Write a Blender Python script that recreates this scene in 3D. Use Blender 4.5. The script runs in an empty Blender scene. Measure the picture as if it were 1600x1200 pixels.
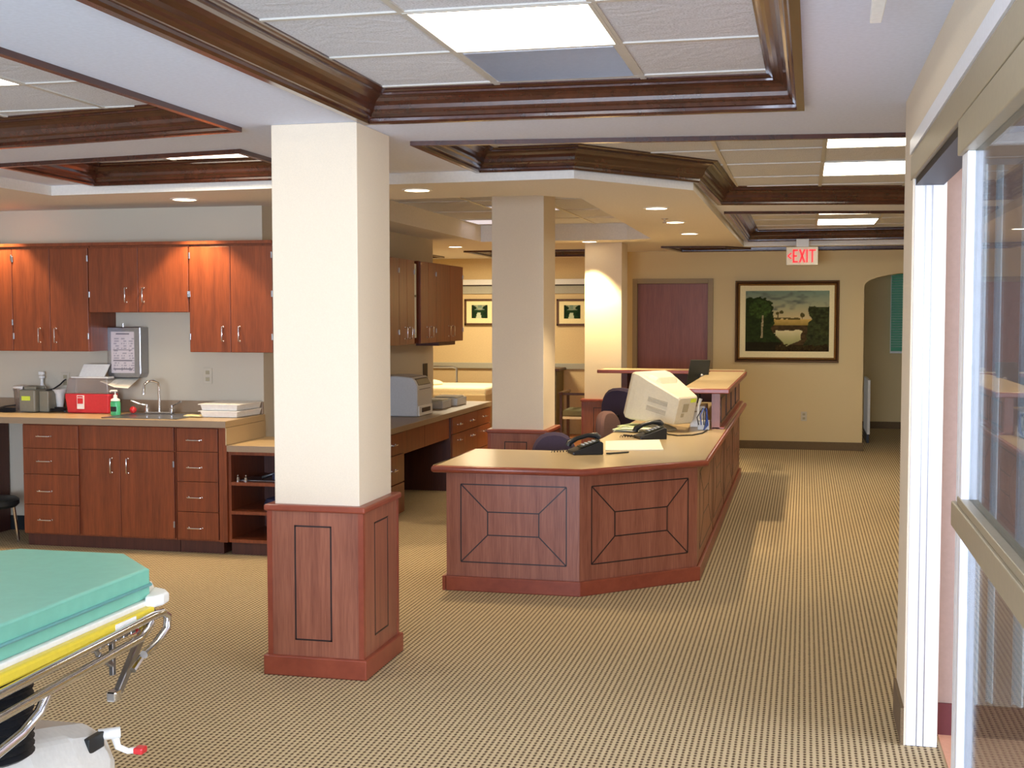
import bpy, bmesh, math, random
from mathutils import Vector, Matrix
random.seed(7)
COL = bpy.context.scene.collection
SC = bpy.context.scene
EXPO = 0.55
def s2l(c): return tuple(((v/255)/12.92 if v/255<=.04045 else ((v/255+.055)/1.055)**2.4) for v in c)+(1,)
# ------------------------------------------------------------------ materials
def newmat(name):
    m=bpy.data.materials.new(name); m.use_nodes=True
    return m,m.node_tree,m.node_tree.nodes['Principled BSDF']
def mat(name,rgb,rough=.5,metal=0,spec=.5,bump=0,bscale=60,var=0,alpha=None,trans=0,coat=0):
    m,nt,b=newmat(name); c=s2l(rgb)
    b.inputs['Base Color'].default_value=c; b.inputs['Roughness'].default_value=rough
    b.inputs['Metallic'].default_value=metal; b.inputs['Specular IOR Level'].default_value=spec
    b.inputs['Coat Weight'].default_value=coat
    b.inputs['Transmission Weight'].default_value=trans
    tc=nt.nodes.new('ShaderNodeTexCoord')
    n=nt.nodes.new('ShaderNodeTexNoise'); n.inputs['Scale'].default_value=bscale; n.inputs['Detail'].default_value=3
    nt.links.new(tc.outputs['Object'],n.inputs['Vector'])
    if bump:
        bp=nt.nodes.new('ShaderNodeBump'); bp.inputs['Strength'].default_value=bump; bp.inputs['Distance'].default_value=.002
        nt.links.new(n.outputs['Fac'],bp.inputs['Height']); nt.links.new(bp.outputs['Normal'],b.inputs['Normal'])
    r=nt.nodes.new('ShaderNodeValToRGB'); v=var or .03
    r.color_ramp.elements[0].color=tuple(x*(1-v) for x in c[:3])+(1,); r.color_ramp.elements[1].color=tuple(min(1,x*(1+v)) for x in c[:3])+(1,)
    r.color_ramp.elements[0].position=.35; r.color_ramp.elements[1].position=.65
    nt.links.new(n.outputs['Fac'],r.inputs['Fac']); nt.links.new(r.outputs['Color'],b.inputs['Base Color'])
    return m
def wood(name,dark,light,rough=.35,scale=(22,22,1.2),coat=0):
    m,nt,b=newmat(name)
    tc=nt.nodes.new('ShaderNodeTexCoord'); mp=nt.nodes.new('ShaderNodeMapping'); mp.inputs['Scale'].default_value=scale
    n=nt.nodes.new('ShaderNodeTexNoise'); n.inputs['Scale'].default_value=1; n.inputs['Detail'].default_value=6; n.inputs['Roughness'].default_value=.6
    mp2=nt.nodes.new('ShaderNodeMapping'); mp2.inputs['Scale'].default_value=tuple(s*7 for s in scale)
    n2=nt.nodes.new('ShaderNodeTexNoise'); n2.inputs['Scale'].default_value=1; n2.inputs['Detail'].default_value=3
    mx=nt.nodes.new('ShaderNodeMath'); mx.operation='MULTIPLY_ADD'; mx.inputs[1].default_value=.45
    ad=nt.nodes.new('ShaderNodeMath'); ad.operation='MULTIPLY'; ad.inputs[1].default_value=.6
    r=nt.nodes.new('ShaderNodeValToRGB'); r.color_ramp.elements[0].position=.3; r.color_ramp.elements[1].position=.72
    r.color_ramp.elements[0].color=s2l(dark); r.color_ramp.elements[1].color=s2l(light)
    L=nt.links.new
    L(tc.outputs['Object'],mp.inputs['Vector']); L(tc.outputs['Object'],mp2.inputs['Vector']); L(mp.outputs['Vector'],n.inputs['Vector']); L(mp2.outputs['Vector'],n2.inputs['Vector'])
    L(n.outputs['Fac'],ad.inputs[0]); L(n2.outputs['Fac'],mx.inputs[0]); L(ad.outputs[0],mx.inputs[2]); L(mx.outputs[0],r.inputs['Fac']); L(r.outputs['Color'],b.inputs['Base Color'])
    b.inputs['Roughness'].default_value=rough; b.inputs['Coat Weight'].default_value=coat; b.inputs['Coat Roughness'].default_value=.15
    return m
def emis(name,rgb,st):
    m,nt,b=newmat(name); b.inputs['Base Color'].default_value=s2l(rgb)
    b.inputs['Emission Color'].default_value=s2l(rgb); b.inputs['Emission Strength'].default_value=st
    return m
def carpet():
    m,nt,b=newmat('ribbed_carpet'); L=nt.links.new
    tc=nt.nodes.new('ShaderNodeTexCoord'); sx=nt.nodes.new('ShaderNodeSeparateXYZ'); L(tc.outputs['Object'],sx.inputs[0])
    def M(op,a,b_=None,c=None):
        n=nt.nodes.new('ShaderNodeMath'); n.operation=op
        for i,v in enumerate((a,b_,c)):
            if v is None: continue
            if hasattr(v,'links'): L(v,n.inputs[i])
            else: n.inputs[i].default_value=v
        return n.outputs[0]
    nz=nt.nodes.new('ShaderNodeTexNoise'); nz.inputs['Scale'].default_value=70; nz.inputs['Detail'].default_value=2; L(tc.outputs['Object'],nz.inputs['Vector'])
    jit=M('MULTIPLY',M('SUBTRACT',nz.outputs['Fac'],.5),.006)
    x=M('ADD',sx.outputs[0],jit); y=M('ADD',sx.outputs[1],jit)
    px=M('SINE',M('MULTIPLY',x,2*math.pi/.0235))
    py=M('SINE',M('MULTIPLY',y,2*math.pi/.0270))
    gx=M('ADD',M('MULTIPLY',px,.5),.5); gy=M('ADD',M('MULTIPLY',py,.5),.5)
    mask=M('MULTIPLY',M('POWER',gx,1.5),M('ADD',M('MULTIPLY',gy,.78),.22))
    r=nt.nodes.new('ShaderNodeValToRGB'); L(mask,r.inputs['Fac'])
    e=r.color_ramp.elements; e[0].position=.1; e[0].color=s2l((204,180,136)); e[1].position=.66; e[1].color=s2l((90,68,46))
    k=r.color_ramp.elements.new(.35); k.color=s2l((166,144,106))
    n3=nt.nodes.new('ShaderNodeTexNoise'); n3.inputs['Scale'].default_value=400; L(tc.outputs['Object'],n3.inputs['Vector'])
    mx=nt.nodes.new('ShaderNodeMix'); mx.data_type='RGBA'; mx.blend_type='MULTIPLY'; mx.inputs['Factor'].default_value=.5
    L(r.outputs['Color'],mx.inputs[6]); L(n3.outputs['Color'],mx.inputs[7])
    g=nt.nodes.new('ShaderNodeGamma'); g.inputs[1].default_value=.85
    hs=nt.nodes.new('ShaderNodeHueSaturation'); hs.inputs['Saturation'].default_value=.9; hs.inputs['Value'].default_value=1.15
    L(mx.outputs[2],hs.inputs['Color']); L(hs.outputs[0],b.inputs['Base Color'])
    bp=nt.nodes.new('ShaderNodeBump'); bp.invert=True; bp.inputs['Strength'].default_value=.5; bp.inputs['Distance'].default_value=.004
    L(mask,bp.inputs['Height']); L(bp.outputs[0],b.inputs['Normal'])
    b.inputs['Roughness'].default_value=.95; b.inputs['Specular IOR Level'].default_value=.1
    return m
def tilemat(name,rgb):
    m,nt,b=newmat(name); L=nt.links.new
    tc=nt.nodes.new('ShaderNodeTexCoord')
    n=nt.nodes.new('ShaderNodeTexNoise'); n.inputs['Scale'].default_value=130; n.inputs['Detail'].default_value=4; L(tc.outputs['Object'],n.inputs[0])
    r=nt.nodes.new('ShaderNodeValToRGB'); r.color_ramp.elements[0].position=.33; r.color_ramp.elements[1].position=.55
    c=s2l(rgb); r.color_ramp.elements[0].color=tuple(v*.72 for v in c[:3])+(1,); r.color_ramp.elements[1].color=c
    L(n.outputs['Fac'],r.inputs[0]); L(r.outputs[0],b.inputs['Base Color']); b.inputs['Roughness'].default_value=.95
    w=nt.nodes.new('ShaderNodeTexNoise'); w.inputs['Scale'].default_value=7; w.inputs['Detail'].default_value=8; w.inputs['Distortion'].default_value=2; L(tc.outputs['Object'],w.inputs[0])
    bp=nt.nodes.new('ShaderNodeBump'); bp.inputs['Strength'].default_value=.5; bp.inputs['Distance'].default_value=.01
    L(w.outputs['Fac'],bp.inputs['Height']); L(bp.outputs[0],b.inputs['Normal'])
    return m
def glassmat(name,tint=(1,1,1),mixf=.0,rough=0):
    m=bpy.data.materials.new(name); m.use_nodes=True; nt=m.node_tree; nt.nodes.clear(); L=nt.links.new
    o=nt.nodes.new('ShaderNodeOutputMaterial'); t=nt.nodes.new('ShaderNodeBsdfTransparent'); t.inputs[0].default_value=tint+(1,)
    g=nt.nodes.new('ShaderNodeBsdfGlossy'); g.inputs['Roughness'].default_value=rough
    f=nt.nodes.new('ShaderNodeFresnel'); f.inputs[0].default_value=1.5
    a=nt.nodes.new('ShaderNodeMath'); a.operation='MULTIPLY_ADD'; a.inputs[1].default_value=.5; a.inputs[2].default_value=mixf
    x=nt.nodes.new('ShaderNodeMixShader'); L(f.outputs[0],a.inputs[0]); L(a.outputs[0],x.inputs[0]); L(t.outputs[0],x.inputs[1]); L(g.outputs[0],x.inputs[2]); L(x.outputs[0],o.inputs[0])
    return m
def vcolmat(name,rough=.6,coat=0):
    m,nt,b=newmat(name); b.inputs['Specular IOR Level'].default_value=.08; a=nt.nodes.new('ShaderNodeVertexColor'); a.layer_name='Col'
    nt.links.new(a.outputs[0],b.inputs['Base Color']); b.inputs['Roughness'].default_value=rough; b.inputs['Coat Weight'].default_value=coat
    return m
M={}
M['carpet']=carpet()
M['wall']=mat('cream_wall_paint',(220,205,182),.85,bump=.15,bscale=300)
M['wall_tan']=mat('tan_wall_paint',(216,194,146),.85,bump=.15,bscale=300)
M['wall_bay']=mat('apricot_wall_paint',(216,190,142),.85)
M['wall_grey']=mat('grey_beige_wall_paint',(200,190,170),.85,bump=.15,bscale=300)
M['wall_pink']=mat('pink_room_paint',(156,132,120),.85)
M['ceil']=mat('daylight_tinted_ceiling',(216,222,240),.9); M['ceil2']=mat('lamplight_tinted_soffit',(224,218,208),.9)  # base colours carry the light: cool daylight above, warm lamplight on the soffit
M['tile']=tilemat('fissured_ceiling_tile',(214,216,222))  # cool daylight cast is mixed into the tile colour
M['grid']=mat('ceiling_grid_metal',(196,192,182),.4,spec=.4)
M['cherry']=wood('cherry_wood',(112,60,44),(158,98,74),.4)
M['cherry_k']=wood('kitchen_cherry_wood',(92,42,22),(142,72,38),.36)
M['cherry_trim']=wood('cherry_solid_trim',(118,52,36),(146,72,50),.32,(3,3,3))
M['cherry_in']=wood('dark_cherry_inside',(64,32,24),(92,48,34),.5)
M['mahog']=wood('dark_mahogany_moulding',(44,20,13),(80,40,24),.24,(4,4,4),coat=.5)
M['inlay']=mat('black_inlay',(38,24,26),.4)
M['seam']=mat('dark_seam',(36,20,14),.7)
M['lam']=mat('tan_laminate',(186,160,120),.35,var=.06,bscale=250)
M['lam_edge']=mat('taupe_laminate_edge',(150,128,104),.4,var=.05,bscale=250)
M['desk_top']=mat('beige_desk_laminate',(184,164,128),.3,var=.05,bscale=300)
M['chrome']=mat('chrome',(225,225,228),.12,1)
M['steel']=mat('brushed_steel',(165,165,168),.3,1)
M['alum']=mat('champagne_aluminium',(166,154,128),.42,.3)
M['white_al']=mat('white_aluminium',(232,232,236),.35)
M['rubber']=mat('black_rubber',(24,24,28),.5)
M['base']=mat('brown_carpet_base',(112,92,66),.95,bump=.8,bscale=200,var=.15)
M['black']=mat('black_plastic',(26,28,30),.35)
M['screen_blk']=mat('dark_olive_plastic',(44,46,34),.4)
M['fabric']=mat('purple_charcoal_fabric',(66,54,72),.95,bump=.5,bscale=300,var=.12)
M['fabric_b']=mat('plum_brown_fabric',(112,84,80),.95,bump=.5,bscale=300,var=.12)
M['crt']=mat('beige_monitor_plastic',(208,200,178),.45)
M['crt_d']=mat('grey_monitor_vent',(160,148,124),.6)
M['white']=mat('white_plastic',(232,230,224),.4)
M['offwhite']=mat('grey_white_plastic',(196,196,194),.45)
M['paper']=mat('white_paper',(244,240,224),.8)
M['teal']=mat('teal_vinyl',(118,186,164),.42,var=.03,bump=.15,bscale=25)
M['teal_s']=mat('teal_vinyl_piping',(104,170,172),.3)
M['yellow']=mat('yellow_rail',(222,196,56),.35)
M['red']=mat('red_plastic',(206,44,48),.35)
M['redclear']=mat('red_sharps_plastic',(206,52,60),.3)
M['clear']=glassmat('clear_plastic',(.93,.86,.84),.2,.45)
M['green']=mat('green_soap',(70,172,116),.3)
M['lime']=mat('lime_label',(208,226,70),.5)
M['greybox']=mat('olive_grey_housing',(128,124,108),.5)
M['navy']=mat('navy_cloth',(36,38,66),.8)
M['glass']=glassmat('door_glass',(.74,.78,.80),.05)
M['gold']=mat('antique_gold_frame',(150,108,56),.4,.4,bump=.6,bscale=90,var=.2)
M['bronze']=mat('dark_bronze_frame',(88,58,34),.4,.2,bump=.5,bscale=90,var=.2)
M['linen']=mat('cream_mat_board',(240,224,170),.8)
M['sheet']=mat('white_bed_sheet',(236,226,196),.9)
M['sheet2']=mat('taupe_bed_skirt',(186,166,130),.9)
M['sage']=mat('sage_cushion',(118,116,88),.9)
M['darkwood']=wood('dark_chair_wood',(50,28,16),(84,48,28),.35,(5,5,5))
M['olive']=wood('olive_cabinet',(84,78,50),(110,100,66),.5,(5,5,5))
M['band']=mat('grey_bumper_rail',(170,166,148),.6)
M['doorwood']=wood('reddish_door_wood',(118,62,46),(150,86,64),.45,(14,14,1))
M['vinyl']=wood('warm_plank_floor',(150,92,52),(190,124,76),.4,(2,8,2))
M['frame_tan']=mat('tan_door_frame_paint',(152,132,98),.6)
M['pinkfloor']=mat('salmon_room_floor',(206,150,120),.5)
M['burg']=mat('burgundy_wall_base',(92,34,36),.5)
M['blackb']=mat('black_wall_base',(22,28,30),.5)
M['curt']=mat('white_cubicle_curtain',(222,228,230),.9)
M['curt2']=mat('grey_blue_curtain',(130,138,146),.9)
M['brass']=mat('brass_knob',(200,170,110),.3,.9)
M['lit']=emis('fluorescent_diffuser',(255,246,226),9)
M['lit_dim']=emis('dim_fluorescent_diffuser',(214,212,224),.55)
M['lit_dn']=emis('downlight_lens',(255,236,200),9)
M['exitred']=emis('exit_letter_red',(240,40,48),.55)
M['exitbody']=mat('exit_sign_housing',(214,206,182),.5)
M['blind']=mat('window_blind_slat',(150,176,160),.5)
M['foliage']=emis('outdoor_green_daylight',(28,78,54),.5)
M['vcol']=vcolmat('painted_canvas',.9); M['vpaper']=vcolmat('printed_paper',.8)
M['green_paper']=mat('pale_green_paper',(190,206,160),.8)
M['blue']=mat('blue_cable',(60,90,170),.5)
M['barcode']=mat('grey_label',(168,158,130),.7)
M['lab']=mat('white_label',(236,232,224),.6)
# ------------------------------------------------------------------ builders
def tag(o,label=None,cat=None,group=None,kind=None):
    if label: o['label']=label
    if cat: o['category']=cat
    if group: o['group']=group
    if kind: o['kind']=kind
    return o
def thing(name,loc,label,cat,group=None,kind=None):
    o=bpy.data.objects.new(name,None); COL.objects.link(o); o.location=loc; o.empty_display_size=.05
    return tag(o,label,cat,group,kind)
def wloc(o):
    v=Vector((0,0,0))
    while o is not None: v+=o.location; o=o.parent
    return v
class MB:
    def __init__(s): s.bm=bmesh.new()
    def _f(s,vs,fs):
        v=[s.bm.verts.new(p) for p in vs]
        for f in fs:
            try: s.bm.faces.new([v[i] for i in f])
            except ValueError: pass
        return s
    def box(s,x0,x1,y0,y1,z0,z1,mtx=None):
        vs=[(x,y,z) for z in(z0,z1) for y in(y0,y1) for x in(x0,x1)]
        if mtx is not None: vs=[mtx@Vector(v) for v in vs]
        return s._f(vs,[(0,2,3,1),(4,5,7,6),(0,1,5,4),(2,6,7,3),(0,4,6,2),(1,3,7,5)])
    def prism(s,poly,z0,z1,mtx=None):
        n=len(poly); a=sum(poly[i][0]*poly[(i+1)%n][1]-poly[(i+1)%n][0]*poly[i][1] for i in range(n))
        if a<0: poly=poly[::-1]
        vs=[(p[0],p[1],z0) for p in poly]+[(p[0],p[1],z1) for p in poly]
        if mtx is not None: vs=[mtx@Vector(v) for v in vs]
        return s._f(vs,[tuple(range(n))[::-1],tuple(range(n,2*n))]+[(i,(i+1)%n,(i+1)%n+n,i+n) for i in range(n)])
    def prism_axis(s,poly,a0,a1,axis):  # poly in the two other axes
        mt={'x':Matrix(((0,0,1,0),(1,0,0,0),(0,1,0,0),(0,0,0,1))),'y':Matrix(((1,0,0,0),(0,0,-1,0),(0,1,0,0),(0,0,0,1)))}[axis]
        if axis=='y': a0,a1=-a1,-a0
        return s.prism(poly,a0,a1,mt)   # x: poly=(y,z); y: poly=(x,z)
    def tube(s,pts,r,seg=10,closed=False):
        pts=[Vector(p) for p in pts]; n=len(pts); rings=[]
        up=None
        for i,p in enumerate(pts):
            if closed: d=(pts[(i+1)%n]-pts[i-1]).normalized()
            elif i==0: d=(pts[1]-p).normalized()
            elif i==n-1: d=(p-pts[-2]).normalized()
            else: d=((pts[i+1]-p).normalized()+(p-pts[i-1]).normalized()).normalized()
            if up is None: up=Vector((0,0,1)) if abs(d.z)<.9 else Vector((1,0,0))
            a=d.cross(up).normalized(); b=a.cross(d).normalized(); up=b
            rr=r[i] if isinstance(r,(list,tuple)) else r
            rings.append([s.bm.verts.new(p+(a*math.cos(t)+b*math.sin(t))*rr) for t in [2*math.pi*k/seg for k in range(seg)]])
        for i in range(n if closed else n-1):
            A=rings[i];B=rings[(i+1)%n]
            for k in range(seg): s.bm.faces.new((A[k],A[(k+1)%seg],B[(k+1)%seg],B[k]))
        if not closed:
            s.bm.faces.new(rings[0][::-1]); s.bm.faces.new(rings[-1])
        return s
    def lathe(s,prof,c=(0,0,0),seg=24,mtx=None,sx=1,sy=1,cap=True):
        rings=[]
        for r,z in prof:
            vs=[Vector((c[0]+sx*r*math.cos(2*math.pi*k/seg),c[1]+sy*r*math.sin(2*math.pi*k/seg),c[2]+z)) for k in range(seg)]
            if mtx is not None: vs=[mtx@v for v in vs]
            rings.append([s.bm.verts.new(v) for v in vs])
        for A,B in zip(rings,rings[1:]):
            for k in range(seg): s.bm.faces.new((A[k],A[(k+1)%seg],B[(k+1)%seg],B[k]))
        if cap: s.bm.faces.new(rings[0][::-1]); s.bm.faces.new(rings[-1])
        return s
    def loft(s,rings,cap=True):
        R=[[s.bm.verts.new(p) for p in ring] for ring in rings]; n=len(R[0])
        for A,B in zip(R,R[1:]):
            for k in range(n): s.bm.faces.new((A[k],A[(k+1)%n],B[(k+1)%n],B[k]))
        if cap: s.bm.faces.new(R[0][::-1]); s.bm.faces.new(R[-1])
        return s
    def ball(s,c,r,sc=(1,1,1),seg=12):
        mt=Matrix.Translation(c)@Matrix.Diagonal((sc[0],sc[1],sc[2],1))
        bmesh.ops.create_uvsphere(s.bm,u_segments=seg,v_segments=seg//2+2,radius=r,matrix=mt); return s
    def build(s,name,m,parent=None,bevel=0,smooth=False,origin=None,seg=2,sub=0):
        bmesh.ops.recalc_face_normals(s.bm,faces=s.bm.faces)
        if parent is not None: o_=wloc(parent)
        elif origin is not None: o_=Vector(origin)
        else:
            co=[v.co for v in s.bm.verts]
            o_=Vector(((min(c.x for c in co)+max(c.x for c in co))/2,(min(c.y for c in co)+max(c.y for c in co))/2,min(c.z for c in co)))
        bmesh.ops.translate(s.bm,verts=s.bm.verts,vec=-o_)
        me=bpy.data.meshes.new(name); s.bm.to_mesh(me); s.bm.free()
        me.materials.append(M[m] if isinstance(m,str) else m)
        o=bpy.data.objects.new(name,me); COL.objects.link(o)
        if parent is not None: o.parent=parent
        else: o.location=o_
        if bevel:
            b=o.modifiers.new('bevel','BEVEL'); b.width=bevel; b.segments=seg; b.limit_method='ANGLE'; b.angle_limit=math.radians(40)
        if sub:
            u=o.modifiers.new('sub','SUBSURF'); u.levels=sub; u.render_levels=sub
        if smooth:
            for p in me.polygons: p.use_smooth=True
            if not sub and not bevel:
                try: me.set_sharp_from_angle(angle=math.radians(42))
                except Exception: pass
        return o
def B(name,m,parent,x0,x1,y0,y1,z0,z1,bevel=0): return MB().box(x0,x1,y0,y1,z0,z1).build(name,m,parent,bevel)
def copy_thing(src,loc,rotz=None,label=None):
    def cp(o,p):
        c=o.copy(); COL.objects.link(c)
        if p is not None: c.parent=p
        for ch in [k for k in bpy.data.objects if k.parent==o]: cp(ch,c)
        return c
    kids={}
    r=cp(src,None); r.location=loc
    if rotz is not None: r.rotation_euler.z=rotz
    if label: r['label']=label
    return r
def struct(mb,name,m,label=None,cat=None,bevel=0):
    o=mb.build(name,m,None,bevel); o['kind']='structure'
    o['label']=label or ('%s of the room'%name.replace('_',' ')); o['category']=cat or name.split('_')[0]
    return o
def colgrid(name,parent,W,Hh,nx,ny,fn,m,place):
    """flat picture: W x Hh, colours per vertex from fn(u,v) v up; place(u,v)->Vector"""
    bm=bmesh.new(); vs=[[bm.verts.new(place(i/nx,j/ny)) for i in range(nx+1)] for j in range(ny+1)]
    o_=wloc(parent)
    for j in range(ny):
        for i in range(nx): bm.faces.new((vs[j][i],vs[j][i+1],vs[j+1][i+1],vs[j+1][i]))
    bmesh.ops.translate(bm,verts=bm.verts,vec=-o_)
    me=bpy.data.meshes.new(name); bm.to_mesh(me); bm.free()
    ca=me.color_attributes.new('Col','FLOAT_COLOR','POINT')
    k=0
    for j in range(ny+1):
        for i in range(nx+1): ca.data[k].color=s2l(fn(i/nx,j/ny)); k+=1
    me.materials.append(M[m]); o=bpy.data.objects.new(name,me); COL.objects.link(o); o.parent=parent
    return o
# ------------------------------------------------------------------ dimensions
Z1=2.51; Z2=2.445; ZT=2.62
# ================================================================== SETTING
struct(MB().box(-7.2,2.2,-3.2,19.2,-.1,0),'floor','carpet','tan and brown ribbed loop carpet running down the corridor','floor')
struct(MB().box(.53,3.6,.6,5.09,0,.006),'floor','pinkfloor','salmon vinyl floor inside the room behind the sliding glass door','floor')
struct(MB().box(-6.4,-2.32,14.3,16.98,0,.006),'floor','vinyl','warm plank floor of the patient bay behind the second pillar','floor')
def poly_fill(outer,holes,z0,z1):
    from mathutils.geometry import tessellate_polygon
    loops=[outer]+holes; flat=[p for l in loops for p in l]
    tris=tessellate_polygon([[Vector((x,y,0)) for x,y in l] for l in loops])
    mb=MB(); lo=[mb.bm.verts.new((x,y,z0)) for x,y in flat]; hi=[mb.bm.verts.new((x,y,z1)) for x,y in flat]
    for t in tris:
        mb.bm.faces.new([lo[i] for i in t]); mb.bm.faces.new([hi[i] for i in t][::-1])
    k=0
    for l in loops:
        n=len(l)
        for i in range(n): mb.bm.faces.new((lo[k+i],lo[k+(i+1)%n],hi[k+(i+1)%n],hi[k+i]))
        k+=n
    return mb
C1=[(-1.90,5.27),(-.01,5.32),(-.03,2.2),(-1.90,2.2)]
CA=[(-2.52,5.34),(-2.52,2.6),(-4.5,2.6),(-4.5,5.70)]
CB=[(-4.53,7.36),(-2.85,7.27),(-2.85,6.02),(-4.47,6.28)]
C2=[(-1.91,5.95),(-1.90,7.19),(-1.325,7.17),(-.69,8.03),(-.655,9.70),(1.55,10.12),(1.55,6.32)]
C3=[(-.66,10.53),(-.67,14.60),(1.55,14.50),(1.55,10.95)]
C4=[(-1.62,14.45),(-1.50,15.48),(1.55,15.48),(1.55,14.98),(-.62,14.98),(-.90,14.6)]
C5=[(-4.1,14.9),(-4.1,16.3),(-2.45,16.3),(-2.45,14.9)]
C6=[(-6.1,14.9),(-6.1,16.3),(-4.75,16.3),(-4.75,14.9)]
TRAY=[(-3.40,8.28),(-1.74,8.15),(-1.49,8.48),(-1.56,13.0),(-1.83,13.14),(-3.42,13.14)]
step=[(-4.88,5.7),(-4.88,7.43),(-1.315,7.205),(-.70,8.06),(-.695,14.75)]
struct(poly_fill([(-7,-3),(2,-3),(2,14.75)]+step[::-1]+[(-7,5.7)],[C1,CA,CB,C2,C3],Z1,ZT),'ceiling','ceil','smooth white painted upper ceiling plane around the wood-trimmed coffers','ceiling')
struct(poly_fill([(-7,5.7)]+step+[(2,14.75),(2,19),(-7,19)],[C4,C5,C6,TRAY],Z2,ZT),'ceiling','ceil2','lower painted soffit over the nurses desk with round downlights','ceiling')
struct(MB().box(-7.2,3.8,-3.2,19.2,ZT+.06,ZT+.16),'ceiling','ceil','hidden slab added above the tile ceilings to keep sky light out','ceiling')  # unseen slab added so the sky does not leak in
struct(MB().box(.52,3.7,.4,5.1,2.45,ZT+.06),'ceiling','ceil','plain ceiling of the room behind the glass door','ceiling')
# coffer mouldings
PROF=[(0,0),(0,-.022),(.03,-.022),(.036,-.012),(.036,0),(.046,.004),(.052,.018),(.062,.026),(.066,.034),(.070,.05),(.080,.066),(.096,.078),(.112,.084),(.124,.086),(.124,.094),(.134,.098),(.142,.102),(.150,.104),(.150,.112),(.150,.14),(0,.14)]
def sweep(poly,prof,z):
    n=len(poly); P=[Vector(p) for p in poly]
    area=sum(P[i].x*P[(i+1)%n].y-P[(i+1)%n].x*P[i].y for i in range(n))
    if area<0: P=P[::-1]
    mb=MB(); rings=[]
    for i in range(n):
        d0=(P[i]-P[i-1]).normalized(); d1=(P[(i+1)%n]-P[i]).normalized()
        n0=Vector((-d0.y,d0.x)); n1=Vector((-d1.y,d1.x)); b=(n0+n1); b=b/ (1+n0.dot(n1))
        rings.append([mb.bm.verts.new((P[i].x+b.x*d,P[i].y+b.y*d,z+h)) for d,h in prof])
    m=len(prof)
    for i in range(n):
        A=rings[i];Bq=rings[(i+1)%n]
        for k in range(m): mb.bm.faces.new((A[k],A[(k+1)%m],Bq[(k+1)%m],Bq[k]))
    return mb
cl=[('C1',C1,'mahogany moulding framing the ceiling coffer nearest the camera, beside the first pillar'),('CA',CA,'mahogany moulding of the far left coffer near the camera'),
    ('CB',CB,'mahogany moulding of the small coffer in front of the kitchen cabinets'),('C2',C2,'long mahogany moulding with angled corner over the corridor in front of the desk'),
    ('C3',C3,'mahogany moulding of the second corridor coffer near the exit sign'),('C4',C4,'mahogany moulding of the last coffer against the painting wall'),
    ('C5',C5,'mahogany moulding of the patient bay coffer seen between the pillars'),('C6',C6,'mahogany moulding of the leftmost patient bay coffer above the cabinets')]
PROF4=[(d,h*.94-.018*(h<=.0)) for d,h in PROF]
def inner(poly,w):
    n=len(poly); P=[Vector(p) for p in poly]
    area=sum(P[i].x*P[(i+1)%n].y-P[(i+1)%n].x*P[i].y for i in range(n))
    if area<0: P=P[::-1]
    out=[]
    for i in range(n):
        d0=(P[i]-P[i-1]).normalized(); d1=(P[(i+1)%n]-P[i]).normalized()
        n0=Vector((-d0.y,d0.x)); n1=Vector((-d1.y,d1.x)); b=(n0+n1); b=b/(1+n0.dot(n1))
        out.append((P[i].x+b.x*w,P[i].y+b.y*w))
    return out
def clip_line(poly,axis,val):
    xs=[]; n=len(poly)
    for i in range(n):
        a=poly[i];b=poly[(i+1)%n]
        if (a[axis]-val)*(b[axis]-val)<0:
            t=(val-a[axis])/(b[axis]-a[axis]); xs.append(a[1-axis]+t*(b[1-axis]-a[1-axis]))
    xs.sort(); return list(zip(xs[::2],xs[1::2]))
GRIDS={'C1':([-1.265,-.652],[2.64,3.25,3.86,4.478,5.085]),'CA':([-3.80,-3.19],[3.46,4.07,4.68,5.29]),'CB':([-4.45,-3.84,-3.23],[6.50,7.11]),
 'C2':([-1.74,-.51,.10,.71],[6.88,7.50,8.20,8.98,9.60]),'C3':([.11,.72],[11.2,11.8,12.4,13.0,13.85,14.4]),'C4':([-.5,.11,.72],[]),'C5':([-3.3],[15.6]),'C6':([-5.4],[15.6])}
ti=1
for key,poly,lab in cl:
    zc=Z1 if key in('C1','CA','CB','C2','C3') else Z2
    struct(sweep(poly,PROF,zc),'trim_%d'%ti,'mahog',lab,'moulding'); ti+=1
    root=MB().prism(inner(poly,.02),ZT,ZT+.02).build('ceiling','tile'); tag(root,'speckled acoustic ceiling tiles inside the '+lab.split('framing the ')[-1].split('moulding of the ')[-1].split('moulding with ')[-1],'ceiling',kind='structure')
    g=MB(); ip=inner(poly,.14)
    for x in GRIDS[key][0]:
        for a,b in clip_line(ip,0,x): g.box(x-.012,x+.012,a,b,ZT-.006,ZT+.002)
    for y in GRIDS[key][1]:
        for a,b in clip_line(ip,1,y): g.box(a,b,y-.012,y+.012,ZT-.0062,ZT+.002)
    if len(g.bm.verts): g.build('ceiling_grid','grid',root)
    else: g.bm.free()
# tray over the desk
root=MB().prism(TRAY,ZT,ZT+.02).build('ceiling','tile'); tag(root,'speckled tile ceiling inside the plain raised tray above the nurses desk','ceiling',kind='structure')
g=MB()
for x in(-2.78,-2.17):
    for a,b in clip_line(TRAY,0,x): g.box(x-.012,x+.012,a,b,ZT-.006,ZT+.002)
for y in(9.1,10.3,11.35,12.3): 
    for a,b in clip_line(TRAY,1,y): g.box(a,b,y-.012,y+.012,ZT-.0062,ZT+.002)
g.build('ceiling_grid','grid',root)
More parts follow.
